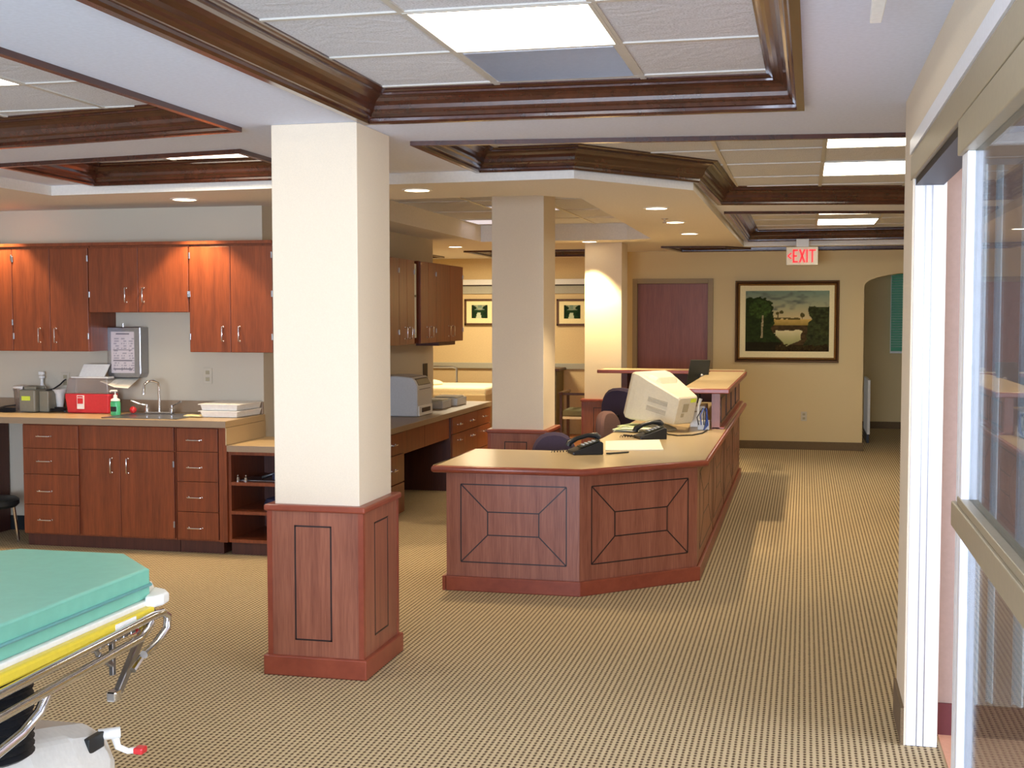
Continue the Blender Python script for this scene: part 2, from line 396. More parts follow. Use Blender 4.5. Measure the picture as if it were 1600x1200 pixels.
# walls
struct(MB().box(-7.2,-7,-3.2,12.8,0,ZT+.06),'wall_left','wall','cream left wall beyond the kitchen cabinets','wall')
w=MB(); w.box(-7.2,-3.2,-3.2,-3,0,ZT+.06); w.box(-3.2,1.0,-3.2,-3,0,.6); w.box(-3.2,1.0,-3.2,-3,2.3,ZT+.06); w.box(1.0,2.2,-3.2,-3,0,ZT+.06)
struct(w,'wall_back','wall','wall with the added wide window behind the camera','wall')
struct(MB().box(-7,-3.84,8.45,12.73,0,Z2+.02),'wall_kitchen','wall_grey','grey-beige wall behind the sink counter and printer counter','wall')
struct(MB().box(-6.6,-6.4,12.73,17.2,0,ZT),'wall_bay_left','wall_bay','left side wall of the patient bay','wall')
struct(MB().box(-6.6,-2.3,17,17.2,0,ZT),'wall_bay','wall_bay','apricot wall of the patient bay with two small framed prints','wall')
# painting wall with arch opening and door
w=MB(); w.box(-2.3,-2.09,15.7,15.9,0,ZT); w.box(-2.3,-2.1,15.9,17,0,ZT); w.box(-2.09,-1.13,15.7,15.9,2.085,ZT)
w.box(-1.13,.70,15.7,16.12,0,ZT)
arch=[(.70,ZT),(.70,2.0)]
for i in range(13):
    t=math.pi*i/24; arch.append((1.42-.72*math.cos(t)*1.0,2.0+.17*math.sin(t)))
for i in range(1,12):
    t=math.pi/2+math.pi*i/24; arch.append((1.42-.72*math.cos(t),2.0+.17*math.sin(t)))
arch+=[(2.14,2.0),(2.14,ZT)]
w.prism_axis(arch,15.7,16.12,'y')
struct(w,'wall_far','wall_tan','tan far wall with the big landscape painting and arched opening','wall')
struct(MB().box(-2.3,3,18.9,19.1,0,ZT),'wall_hall','wall_tan','tan wall of the little hall seen through the arch','wall')
struct(MB().box(1.75,1.95,5.33,15.7,0,ZT),'wall_corridor_right','wall_tan','hidden right side wall of the corridor','wall')
struct(MB().box(2.14,2.3,15.7,18.9,0,ZT),'wall_hall_right','wall_tan','right side wall of the hall behind the arch','wall')
w=MB(); w.box(.39,.52,5.0,5.1,0,ZT); w.box(.39,.3975,4.93,5.0,0,2.255); w.box(.39,3.6,5.1,5.33,0,ZT); w.box(.39,.52,1.2,5.0,2.255,ZT); w.box(.39,.52,-3,1.2,0,ZT)
struct(w,'wall_right','wall','cream wall around the sliding glass door at right','wall')
w=MB(); w.box(3.6,3.7,.4,2.0,0,ZT); w.box(3.6,3.7,4.6,5.33,0,ZT); w.box(3.6,3.7,2,4.6,0,.5); w.box(3.6,3.7,2,4.6,2.3,ZT); w.box(.52,3.7,.3,.4,0,ZT)
struct(w,'wall_room','wall_pink','pink wall of the room behind the sliding door','wall')
struct(MB().box(.522,3.59,5.085,5.099,0,2.45),'wall_room_far','wall_pink','pink end wall seen past the sliding door frame','wall')
# windows (out of frame, the rear one added to admit its lamp) and hall window
fr=MB()
for x in(-3.2,-1.15,.95): fr.box(x,x+.05,-3.12,-3.06,.6,2.3)
fr.box(-3.2,1.0,-3.12,-3.06,.6,.65); fr.box(-3.2,1.0,-3.12,-3.06,2.25,2.3)
struct(fr,'window_1','white_al','white frame of the added wide window behind the camera','window')
fr=MB(); fr.box(3.62,3.68,2,2.05,.5,2.3); fr.box(3.62,3.68,4.55,4.6,.5,2.3); fr.box(3.62,3.68,3.28,3.33,.5,2.3)
struct(fr,'window_2','white_al','white window frame in the room behind the glass door','window')
wn=thing('window_3',(1.7,18.86,1.16),'tall hall window with closed green-lit blinds seen through the arch','window',kind='structure')
MB().box(1.22,2.1,18.86,18.9,1.13,2.28).build('window_pane','foliage',wn)
sl=MB()
for i in range(30):
    z=1.19+i*.0365; sl.box(1.225,2.1,18.845,18.855,z,z+.012,)
sl.build('blind_slats','blind',wn)
MB().box(1.21,2.1,18.83,18.86,1.10,1.13).box(1.21,1.22,18.83,18.86,1.13,2.28).build('window_frame','white',wn)
# baseboards
struct(MB().box(-1.05,.70,15.685,15.7,0,.1),'baseboard_far','base','brown carpeted base along the painting wall','baseboard',.003)
struct(MB().box(.70,.715,15.69,16.12,0,.1),'baseboard_arch','base','brown carpeted base turning into the arch','baseboard')
struct(MB().box(.0,2.1,18.885,18.9,0,.1),'baseboard_hall','base','brown carpeted base on the wall behind the arch','baseboard')
struct(MB().box(.378,.39,4.93,5.33,0,.145),'baseboard_right','base','brown carpeted base at the foot of the right wall end','baseboard')
struct(MB().box(.526,3.5,5.072,5.085,0,.13),'baseboard_room','burg','burgundy wall base inside the room at right','baseboard')
struct(MB().box(-6.99,-5.46,8.436,8.449,0,.11),'baseboard_kitchen','blackb','black wall base in the knee space left of the kitchen cabinets','baseboard')
# far door
dr=thing('door_1',(-1.61,15.72,0),'closed reddish brown wooden door behind the nurses desk','door',kind='structure')
B('door_leaf','doorwood',dr,-2.05,-1.17,15.735,15.775,.01,2.045,.002)
MB().box(-2.11,-2.05,15.67,15.79,0,2.105).box(-1.17,-1.105,15.67,15.79,0,2.105).box(-2.0499,-1.1701,15.67,15.79,2.045,2.105).build('door_frame','frame_tan',dr,.003)
MB().lathe([(.0,0),(.03,0),(.03,.01),(.012,.02),(.012,.04),(.026,.05),(.028,.07),(.0,.08)],(0,0,0),mtx=Matrix.Translation((-1.25,15.735,1.0))@Matrix.Rotation(math.pi/2,4,'X')).build('door_knob','brass',dr,smooth=True)
# ================================================================== LIGHT FIXTURES
def troffer(x0,x1,y0,y1,label,m='lit',group='square fluorescent ceiling lights'):
    t=thing('ceiling_light',((x0+x1)/2,(y0+y1)/2,ZT),label,'ceiling light',group)
    f=MB(); w=.014
    f.box(x0,x1,y0,y0+w,ZT-.008,ZT+.004); f.box(x0,x1,y1-w,y1,ZT-.008,ZT+.004); f.box(x0,x0+w,y0+w,y1-w,ZT-.008,ZT+.004); f.box(x1-w,x1,y0+w,y1-w,ZT-.008,ZT+.004)
    f.build('light_frame','grid',t)
    B('diffuser',m,t,x0+w,x1-w,y0+w,y1-w,ZT-.004,ZT-.001)
    return t
troffer(-1.265,-.652,3.86,4.478,'bright square light in the nearest coffer, top centre of the photo')
troffer(-1.265,-.652,2.03,2.64,'square light at the near end of the nearest coffer')
troffer(-3.80,-3.19,4.07,4.68,'square light cut by the left edge in the far left coffer')
troffer(-3.84,-3.23,6.50,7.11,'square light in the small coffer before the kitchen cabinets')
troffer(.10,.71,6.88,7.50,'nearer bright light of the long corridor coffer')
troffer(.10,.71,8.20,8.98,'second bright light of the long corridor coffer')
troffer(.11,.72,13.0,13.85,'light panel of the corridor coffer close to the exit sign')
troffer(.11,.72,11.8,12.40,'light sliver mostly hidden by the near moulding of the coffer beside the exit sign')
troffer(-3.4,-2.79,12.3,12.9,'dim lavender light in the plain tray above the desk, left of the second pillar','lit_dim')
troffer(-2.77,-2.18,10.8,11.34,'dim light in the plain tray above the desk, right of the second pillar','lit_dim')
# air grille in near coffer
gr=thing('ceiling_vent',(-.96,4.78,ZT),'grey perforated return air grille beside the nearest square light','vent')
B('vent_frame','grid',gr,-1.253,-.664,4.49,5.073,ZT-.005,ZT+.001)
v=MB()
for i in range(48): v.box(-1.24,-.68,4.505+i*.0118,4.509+i*.0118,ZT-.008,ZT-.0045)
v.build('vent_slats','steel',gr)
def downlight(x,y,label,power=26,col=(1,.76,.46),ang=95):
    t=thing('downlight',(x,y,Z2),label,'downlight','round recessed downlights')
    MB().lathe([(.077,.0),(.098,.0),(.098,-.003),(.09,-.007),(.080,-.007),(.077,.0)],(x,y,Z2),seg=28,cap=False).build('trim_ring','white',t,smooth=True)
    MB().lathe([(.0,-.004),(.076,-.004),(.076,-.001),(0,-.001)],(x,y,Z2),seg=28).build('light_lens','lit_dn',t)
    L=bpy.data.lights.new('downlight_lamp','SPOT'); L.energy=power*2.7; L.color=col; L.spot_size=math.radians(ang); L.spot_blend=.35; L.shadow_soft_size=.05
    o=bpy.data.objects.new('downlight_lamp',L); COL.objects.link(o); o.parent=t; o.location=(0,0,-.02)
    return t
downlight(-2.40,7.62,'round downlight between the first and second pillars')
downlight(-4.14,7.86,'round downlight over the sink counter, nearer the first pillar',26,(1,.74,.44))
downlight(-5.76,7.95,'round downlight over the kitchen counter at the left edge',26,(1,.74,.44))
downlight(-1.08,9.32,'nearest of the three downlights in a row along the desk',34)
downlight(-1.09,10.75,'middle of the three downlights in a row along the desk',30)
downlight(-1.10,12.28,'farthest of the three downlights in a row along the desk',30)
downlight(-3.95,14.0,'round downlight at the patient bay above the wall cabinets',40,(1,.74,.38))
downlight(-2.27,13.36,'round downlight grazing the top of the third pillar',75,(1,.76,.40),80)
downlight(-.2,15.25,'round downlight close to the far painting wall',1,(1,.74,.38)) if False else None
# sprinkler
sp=thing('sprinkler',(-1.13,10.35,Z2),'small ceiling sprinkler head beside the middle downlight','sprinkler')
MB().lathe([(0,0),(.03,0),(.03,-.006),(.008,-.01),(.008,-.03),(.02,-.032),(.02,-.036),(0,-.036)],(-1.13,10.35,Z2)).build('sprinkler_head','chrome',sp,smooth=True)
# exit sign
ex=thing('exit_sign',(-.035,14.5,2.215),'white EXIT sign with red letters and left arrow hanging from the corridor ceiling','sign')
B('sign_body','exitbody',ex,-.21,.14,14.50,14.545,2.215,2.42,.006)
B('canopy','offwhite',ex,-.10,.04,14.50,14.545,2.42,2.51,.004)
lt=MB(); y0,y1=14.488,14.502; zb,zt=2.245,2.39; h=zt-zb; s=.017
def seg(ax,az,bx,bz,w=s,k=lt):
    d=Vector((bx-ax,bz-az)); l=d.length; a=math.atan2(d.y,d.x)
    k.box(-0.0,l,y0,y1,-w/2,w/2,Matrix.Translation((ax,0,az))@Matrix.Rotation(-a,4,'Y'))
x=-.135
seg(x+s/2,zb,x+s/2,zt); seg(x,zt-s/2,x+.055,zt-s/2); seg(x,zb+s/2,x+.055,zb+s/2); seg(x,(zb+zt)/2,x+.045,(zb+zt)/2)
x=-.068; seg(x+.008,zb,x+.062,zt,.019); seg(x+.062,zb,x+.008,zt,.019)
x=.012; seg(x+s/2,zb,x+s/2,zt)
x=.042; seg(x+.036,zb,x+.036,zt); seg(x,zt-s/2,x+.073,zt-s/2)
lt.build('exit_letters','exitred',ex)
ar=MB(); seg(-.190,2.318,-.152,2.35,.013,ar); seg(-.190,2.318,-.152,2.286,.013,ar); ar.build('arrow','exitred',ex)
# small white device hanging from ceiling (top right)
sd=thing('door_sensor',(.18,3.4,2.40),'white rectangular arm hanging from the ceiling at the top right edge','sensor')
MB().loft([[(.152,3.05,2.47),(.198,3.05,2.47),(.198,3.05,2.50),(.152,3.05,2.50)],[(.160,3.50,2.425),(.190,3.50,2.425),(.190,3.50,2.448),(.160,3.50,2.448)]]).build('sensor_arm','white',sd,.003)
B('mount_plate','offwhite',sd,.14,.21,3.0,3.1,2.46,Z1,.003)
# ================================================================== PILLARS
def pillar(y,label,capz,top,s=.41):
    x0,x1=-2.36,-1.95; y1=y+.45
    t=thing('pillar',((x0+x1)/2,y+.225,0),label,'pillar','square cream pillars with wood wainscot')
    B('pillar_shaft','wall',t,x0,x1,y,y1,capz-.02,top,.004)
    B('wainscot','cherry',t,x0-.025,x1+.025,y-.025,y1+.025,.09,capz-.03)
    cp=MB().box(x0-.04,x1+.04,y-.04,y1+.04,capz-.03,capz).build('wainscot_cap','cherry_trim',t,.008)
    MB().box(x0-.045,x1+.045,y-.045,y1+.045,0,.092).build('plinth','cherry_trim',t,.006)
    c=MB()
    for cx in(x0-.028,x1+.004):
        for cy in(y-.028,y1+.004): c.box(cx,cx+.024,cy,cy+.024,.092,capz-.03)
    c.build('corner_strips','cherry_trim',t)
    i=MB(); a,b,c0,c1=-2.255,-2.075,.165,capz-.093; wd=.007; yy=y-.0265
    i.box(a,b,yy,yy+.004,c1-wd,c1); i.box(a,b,yy,yy+.004,c0,c0+wd); i.box(a,a+wd,yy,yy+.004,c0,c1); i.box(b-wd,b,yy,yy+.004,c0,c1)
    xx=x1+.0265; a,b=y+.13,y+.32
    i.box(xx-.004,xx,a,b,c1-wd,c1); i.box(xx-.004,xx,a,b,c0,c0+wd); i.box(xx-.004,xx,a,a+wd,c0,c1); i.box(xx-.004,xx,b-wd,b,c0,c1)
    i.build('inlay','inlay',t)
    return t
pillar(5.30,'large cream pillar nearest the camera with inlaid wood wainscot',.788,Z1)
pillar(9.40,'middle pillar standing behind the front end of the nurses desk',.767,ZT)
pillar(13.60,'farthest pillar, its top lit by a bright yellow downlight',.728,Z2)
# ================================================================== NURSES DESK
D0=(-2.08,7.16); D1=(-1.27,7.16); D2=(-.635,7.77); YE=12.95
desk=thing('nurses_desk',(-1.3,8.6,0),'angled cherry nurses desk with inlaid panels and beige laminate top','desk')
def offs(poly,o):
    # outward offset of open polyline to its right side
    P=[Vector(p) for p in poly]; out=[]
    for i,p in enumerate(P):
        ds=[]
        if i>0: ds.append((p-P[i-1]).normalized())
        if i<len(P)-1: ds.append((P[i+1]-p).normalized())
        ns=[Vector((d.y,-d.x)) for d in ds]
        b=ns[0] if len(ns)==1 else (ns[0]+ns[1])/(1+ns[0].dot(ns[1]))
        out.append((p.x+b.x*o,p.y+b.y*o))
    return out
front=[D0,D1,D2,(-.635,YE)]
fo=offs(front,0); fi=offs(front,-.03)
MB().prism(fo+fi[::-1],.0,.715).build('front_panel','cherry',desk)
MB().box(-2.08,-2.05,7.19,7.98,0,.715).build('end_panel','cherry',desk)
po=offs(front,.022)
MB().prism(po+offs(front,.001)[::-1],0,.088).build('plinth','cherry_trim',desk,.005)
MB().prism([( -2.102,7.138),(-2.081,7.138),(-2.081,7.99),(-2.102,7.99)],0,.088).build('plinth','cherry_trim',desk,.003)
# worktop
to=offs(front,.065); to[0]=(-2.15,7.095); to[-1]=(-.57,YE)
edge_i=[(-1.36,YE),(-1.40,9.9),(-1.42,8.95),(-1.46,8.35),(-1.52,8.12),(-1.60,8.06),(-2.15,8.06)]
top_poly=to+edge_i
MB().prism(offs(to,-.018)[0:4]+[(-1.36,YE),(-1.40,9.9),(-1.42,8.95),(-1.46,8.35),(-1.52,8.12),(-1.60,8.06),(-2.132,8.06)],.722,.757).build('worktop','desk_top',desk)
# wooden nosing round the outside
mb=MB(); path=[(-2.15,8.06)]+[to[0],to[1],to[2],(to[3][0],YE)]
prof=[(0,.716),(.012,.716),(.020,.722),(.024,.735),(.020,.750),(.012,.757),(0,.757)]
rg=[]
for i in range(len(path)):
    pass
rings=[]
for d,z in prof: rings.append(offs(path,d-.018))
vv=[[mb.bm.verts.new((rings[k][i][0],rings[k][i][1],prof[k][1])) for k in range(len(prof))] for i in range(len(path))]
for i in range(len(path)-1):
    for k in range(len(prof)):
        k2=(k+1)%len(prof); mb.bm.faces.new((vv[i][k],vv[i][k2],vv[i+1][k2],vv[i+1][k]))
mb.bm.faces.new(vv[0]); mb.bm.faces.new(vv[-1][::-1])
mb.build('wood_nosing','cherry_trim',desk,smooth=True)
# inlays
def inlay_panel(a,b,u0,u1,z0,z1,iu0,iu1,iz0,iz1,w=.007):
    a=Vector(a+(0,)); b=Vector(b+(0,)); d=(b-a).normalized(); nrm=Vector((d.y,-d.x,0)); L=(b-a).length
    R=Matrix((( d.x,-nrm.x,0,a.x),(d.y,-nrm.y,0,a.y),(0,0,1,0),(0,0,0,1)))
    m_=MB()
    def sg(p,q):
        v=Vector((q[0]-p[0],q[1]-p[1])); l=v.length; an=math.atan2(v.y,v.x)
        m_.box(0,l,-.0015,.002,-w/2,w/2,R@Matrix.Translation((p[0],0,p[1]))@Matrix.Rotation(-an,4,'Y'))
    O=[(u0,z0),(u1,z0),(u1,z1),(u0,z1)]; I=[(iu0,iz0),(iu1,iz0),(iu1,iz1),(iu0,iz1)]
    for k in range(4): sg(O[k],O[(k+1)%4]); sg(I[k],I[(k+1)%4]); sg(O[k],I[k])
    return m_
inlay_panel(D0,D1,.09,.732,.174,.642,.255,.567,.340,.479).build('panel_inlay','inlay',desk)
LA=.8805
inlay_panel(D1,D2,.098*LA,.917*LA,.18,.644,.288*LA,.733*LA,.334,.480).build('panel_inlay','inlay',desk)
for k in range(4):
    y0_=7.9+k*1.26
    inlay_panel((-.635,y0_),(-.635,y0_+1.2),.06,1.12,.16,.66,.36,.82,.34,.49).build('panel_inlay','inlay',desk)
for k in range(1,4): B('panel_seam','seam',desk,-.637,-.633,7.87+k*1.26,7.875+k*1.26,.09,.715)
# knee support panels under desk
B('support_panel','cherry_in',desk,-1.35,-.67,9.6,9.63,0,.72)
# raised transaction counter
MB().box(-.70,-.635,9.86,12.95,.757,1.04).build('riser_wall','cherry',desk)
MB().box(-.70,-.60,9.86,12.95,.757,.775).build('riser_sill','cherry_trim',desk,.004)
r=MB()
for k in range(4):
    y0_=9.95+k*.72; x_=-.6345; w=.012
    r.box(x_,x_+.004,y0_,y0_+.62,1.0-w,1.0); r.box(x_,x_+.004,y0_,y0_+.62,.80,.80+w); r.box(x_,x_+.004,y0_,y0_+w,.8,1.0); r.box(x_,x_+.004,y0_+.62-w,y0_+.62,.8,1.0)
r.build('riser_inlay','inlay',desk)
MB().box(-.925,-.578,9.80,12.80,1.045,1.08).build('transaction_top','desk_top',desk,.003)
n=MB(); n.box(-.945,-.558,9.78,9.80,1.04,1.08); n.box(-.578,-.558,9.80,12.80,1.04,1.08)
n.build('transaction_nosing','cherry_trim',desk,.008)
# far run of the desk
far=thing('desk_return',(-1.5,13.1,0),'far counter run with raised narrow ledge in front of the third pillar','desk')
B('ledge_top','desk_top',far,-2.09,-.60,12.95,13.35,1.05,1.08,.003)
B('ledge_nosing','cherry_trim',far,-2.11,-.60,12.925,12.95,1.045,1.082,.006)
B('ledge_support','cherry_in',far,-1.86,-1.80,12.99,13.30,0,1.05)
B('back_panel','cherry_in',far,-1.80,-.66,13.28,13.31,0,1.05)
B('lower_worktop','desk_top',far,-1.79,-1.37,12.45,13.26,.722,.757,.004)
B('lower_shelf','cherry_in',far,-1.79,-.72,13.0,13.26,.35,.38)
# ================================================================== THINGS ON THE DESK
def phone(x,y,rz,label,z=.757):
    t=thing('desk_phone',(0,0,0),label,'phone','black desk phones on the nurses desk')
    MB().prism_axis([(-.10,.0),(.10,0),(.10,.075),(.085,.085),(-.10,.02)],-.085,.085,'x').build('phone_base','black',t,.006)
    MB().prism_axis([(-.05,.045),(.08,.088),(.08,.094),(-.05,.052)],-.02,.075,'x').build('keypad','screen_blk',t,.001)
    b=MB()
    for i in range(4):
        for j in range(3): b.box(.0+j*.022,.014+j*.022,-.03+i*.024,-.016+i*.024,.06+i*.0075,.066+i*.0075)
    b.build('keys','offwhite',t)
    h=MB(); h.tube([(-.055,-.10,.045),(-.055,-.09,.07),(-.055,-.04,.094),(-.055,.03,.112),(-.055,.085,.112),(-.055,.105,.092)],[.022,.021,.015,.015,.021,.023],10)
    h.build('handset','black',t,smooth=True)
    c=MB(); pts=[(-.08+.008*math.cos(k*1.1),-.09-k*.0035,.012+.008*math.sin(k*1.1)+.0) for k in range(34)]
    c.tube(pts,.0025,5); c.build('coiled_cord','rubber',t,smooth=True)
    t.location=(x,y,z); t.rotation_euler.z=rz
    return t
phone(-1.37,7.93,-1.15,'black desk phone at the front of the desk beside the purple chair')
phone(-1.08,9.02,-1.15,'black desk phone in front of the beige monitor')
pp=MB().prism([(-1.36,8.72),(-1.00,8.90),(-.90,8.25),(-1.27,8.13)],.758,.762).build('paper_sheet','paper'); tag(pp,'large blank white paper lying between the two phones','paper')
pd=MB().prism([(-1.235,7.93),(-1.225,7.96),(-1.115,8.06),(-1.10,8.05),(-1.10,8.03),(-1.21,7.92)],.758,.766).build('pen','black',None,.003); tag(pd,'black pen lying right of the front phone','pen')
pd=MB().prism([(-1.30,9.16),(-1.17,9.06),(-1.155,9.075),(-1.29,9.185)],.758,.768).build('pen','black',None,.003); tag(pd,'black marker lying left of the phone near the monitor','pen')
st=thing('paper_stack',(-1.28,9.75,.758),'pile of loose white and pale green papers left of the monitor foot','papers')
for k in range(6):
    a=random.uniform(-.5,.5); R_=Matrix.Translation((-1.27+random.uniform(-.04,.04),9.62+random.uniform(-.06,.06),.759+k*.006))@Matrix.Rotation(a,4,'Z')@Matrix.Rotation(.03*(k%3-1),4,'Y')
    MB().box(-.108,.108,-.14,.14,0,.0035,R_).build('sheet','green_paper' if k%2 else 'paper',st)
# CRT monitor
mon=thing('crt_monitor',(-1.10,9.70,.757),'bulky beige tube monitor seen from behind, tilted back on the desk','monitor')
th=math.radians(31); F=Vector((-math.cos(th),math.sin(th),0)) # facing direction
Rt=Vector((math.sin(th),math.cos(th),0)) # away from camera side
tl=math.radians(15)
Fd=(F*math.cos(tl)+Vector((0,0,1))*math.sin(tl)); Up=Vector((0,0,1))*math.cos(tl)-F*math.sin(tl)
O=Vector((-1.315,9.615,1.035))+Rt*.2
def mp_(d,r,u): return O-Fd*d+Rt*r+Up*u
def ring(d,hw,ht,hb,ch=.012):
    return [mp_(d,-hw+ch,-hb),mp_(d,hw-ch,-hb),mp_(d,hw,-hb+ch),mp_(d,hw,ht-ch),mp_(d,hw-ch,ht),mp_(d,-hw+ch,ht),mp_(d,-hw,ht-ch),mp_(d,-hw,-hb+ch)]
MB().loft([ring(-.03,.185,.17,.17),ring(0,.20,.185,.185),ring(.05,.20,.185,.185),ring(.13,.19,.165,.17),ring(.30,.15,.125,.135),ring(.40,.125,.10,.12),ring(.41,.115,.09,.11)]).build('monitor_shell','crt',mon)
MB().loft([ring(-.034,.155,.125,.125,.004),ring(-.0305,.155,.125,.125,.004)]).build('screen_glass','black',mon)
MB().loft([ring(.052,.175,.186,.0,.02),ring(.11,.165,.196,0,.03),ring(.17,.14,.186,0,.03),ring(.215,.11,.14,0,.02)]).build('top_hump','crt',mon,.01)
vt=MB()
def vent(d0,d1,u,shr):
    hw=lambda d: .19-(d-.13)*(.04/.17)+.003
    vt.loft([[mp_(d0,-hw(d0),u),mp_(d0,-hw(d0)+.004,u),mp_(d0,-hw(d0)+.004,u+.003),mp_(d0,-hw(d0),u+.003)],[mp_(d1,-hw(d1),u),mp_(d1,-hw(d1)+.004,u),mp_(d1,-hw(d1)+.004,u+.003),mp_(d1,-hw(d1),u+.003)]])
for u in(.035,.025,.015,.005,-.035,-.045,-.055,-.065): vent(.17,.33,u,0)
vt.build('vent_slots','crt_d',mon)
lb=MB().loft([[mp_(.411,-.05,-.02),mp_(.411,.02,-.02),mp_(.411,.02,.045),mp_(.411,-.05,.045)],[mp_(.4125,-.05,-.02),mp_(.4125,.02,-.02),mp_(.4125,.02,.045),mp_(.4125,-.05,.045)]]); lb.build('rating_label','barcode',mon)
lb=MB().loft([[mp_(.411,-.055,-.06),mp_(.411,-.02,-.06),mp_(.411,-.02,-.03),mp_(.411,-.055,-.03)],[mp_(.4125,-.055,-.06),mp_(.4125,-.02,-.06),mp_(.4125,-.02,-.03),mp_(.4125,-.055,-.03)]]); lb.build('rating_label','barcode',mon)
lb=MB().loft([[mp_(.411,.03,.055),mp_(.411,.10,.055),mp_(.411,.10,.085),mp_(.411,.03,.085)],[mp_(.4125,.03,.055),mp_(.4125,.10,.055),mp_(.4125,.10,.085),mp_(.4125,.03,.085)]]); lb.build('lime_sticker','lime',mon)
MB().lathe([(.0,0),(.14,0),(.14,.012),(.10,.03),(.06,.05),(.06,.14),(0,.14)],(-1.10,9.73,.758)).build('swivel_foot','crt',mon,smooth=True)
dv=thing('computer_tower',(-.80,10.0,.757),'small off-white computer box standing behind the beige monitor','computer')
MB().box(-.88,-.76,9.98,10.3,.758,.93).build('case','white',dv,.006)
B('drive_slot','crt_d',dv,-.86,-.78,9.976,9.98,.88,.89)
cb=MB(); cb.tube([(-1.02,9.45,.765),(-.98,9.3,.763),(-.9,9.22,.763),(-.8,9.28,.763),(-.74,9.45,.763),(-.72,9.7,.765)],.005,6); tag(cb.build('power_cable','rubber',None,smooth=True),'black cable lying on the desk beneath the monitor','cable')
rt_=thing('network_box',(-.745,9.78,.757),'small blue-grey network box with tangled cables by the counter riser','network device')
B('box_body','offwhite',rt_,-.80,-.71,9.75,9.84,.758,.83,.004)
for k in range(4):
    c=MB(); c.tube([(-.79+.02*k,9.74,.80),(-.80+.025*k,9.70,.86+.02*k),(-.76+.01*k,9.72,.93),(-.73,9.76,.90),(-.74+.008*k,9.73,.80),(-.75,9.72,.762)],.004,6); c.build('cable','blue' if k%2 else 'rubber',rt_,smooth=True)
ph=thing('handset_cradle',(-.76,9.9,.83),'pale blue curved handset standing upright on the network box','handset')
MB().tube([(-.795,9.80,.83),(-.80,9.80,.88),(-.795,9.80,.95),(-.78,9.80,1.0)],[.014,.010,.010,.014],8).build('handset_grip','offwhite',ph,smooth=True)
lc=thing('flat_monitor',(-.97,12.0,.757),'dark flat monitor seen from behind above the raised counter','monitor')
MB().loft([[(-1.10,12.0,.96),(-.90,12.05,.96),(-.90,12.08,.96),(-1.10,12.03,.96)],[(-1.055,12.0,1.225),(-.872,12.05,1.222),(-.872,12.08,1.222),(-1.055,12.03,1.225)]]).build('screen_back','screen_blk',lc,.006)
MB().lathe([(0,0),(.09,0),(.09,.012),(.02,.02),(.02,.25),(0,.25)],(-.98,12.06,.758)).build('stand','black',lc,smooth=True)
MB().ball((-.95,12.0,1.07),.022).build('hinge_knob','steel',lc,smooth=True)
# office chairs
def office_chair(x,y,rz,label,m='fabric',wide=.24,zc=.62,hh=.22):
    t=thing('office_chair',(0,0,0),label,'chair','fabric office chairs behind the nurses desk')
    b=MB(); rings=[]
    for yy,k in((0,.9),(.02,1),(.05,1),(.075,.9)):
        rg_=[]
        for i in range(24):
            a=2*math.pi*i/24; cx=math.copysign(abs(math.cos(a))**.8,math.cos(a)); cz=math.copysign(abs(math.sin(a))**.85,math.sin(a))
            rg_.append((wide*k*cx,yy-.03*(cx*cx),zc+hh*k*cz))
        rings.append(rg_)
    b.loft(rings); b.build('backrest',m,t,smooth=True)
    MB().lathe([(0,.42),(.21,.42),(.245,.445),(.245,.47),(.21,.49),(0,.50)],(0,-.22,0)).build('seat',m,t,smooth=True)
    MB().tube([(0,-.15,.43),(0,.05,.42),(0,.10,.48),(0,.09,zc)],.018,8).build('back_bracket','black',t,smooth=True)
    MB().lathe([(0,.1),(.03,.1),(.03,.42),(0,.42)],(0,-.22,0)).build('gas_column','black',t,smooth=True)
    for k in range(5):
        a=2*math.pi*k/5
        lg=MB().tube([(0,-.22,.11),(.27*math.cos(a),-.22+.27*math.sin(a),.075)],[.025,.016],8).build('base_leg','black',t,smooth=True)
        MB().ball((.27*math.cos(a),-.22+.27*math.sin(a),.032),.032,(1,.7,1)).build('caster','black',lg,smooth=True)
    t.location=(x,y,0); t.rotation_euler.z=rz
    return t
office_chair(-1.72,8.66,math.radians(12),'low purple office chair tucked behind the front end of the desk',zc=.61,wide=.165,hh=.21)
office_chair(-1.58,11.15,math.radians(150),'dark tall office chair behind the beige monitor',zc=.76,wide=.24,hh=.24)
office_chair(-1.56,10.20,math.radians(75),'plum-brown office chair turned sideways in front of the dark chair','fabric_b',zc=.67,wide=.20,hh=.19)
# ================================================================== KITCHEN RUN (faces -Y)
def bar_handle(mb,c,axis,L=.10,out=(0,-1,0),r=.0045,st=.028):
    c=Vector(c); a={'x':Vector((1,0,0)),'z':Vector((0,0,1)),'y':Vector((0,1,0))}[axis]; o=Vector(out)
    p=c-a*L/2; q=c+a*L/2
    mb.tube([p,p+o*st*.9,p+o*st+a*.008,q+o*st-a*.008,q+o*st*.9,q],r,8)
    mb.ball(p+o*.002,.008,seg=8); mb.ball(q+o*.002,.008,seg=8)
def door_y(t,x0,x1,z0,z1,y,m,hx=None,hz=None,name='door',axis='z',th=.02,hinge=None):
    d=MB().box(x0+.002,x1-.002,y-th,y,z0+.002,z1-.002).build(name,m,t,.0015)
    if hx is not None:
        h=MB(); bar_handle(h,(hx,y-th,hz),axis); h.build('handle','chrome',d,smooth=True)
    if hinge is not None:
        for z in hinge[1]:
            MB().box(hinge[0]-.006,hinge[0]+.006,y-th-.006,y-th+.001,z-.022,z+.022).build('hinge','steel',d,.002)
    return d
YU=8.10
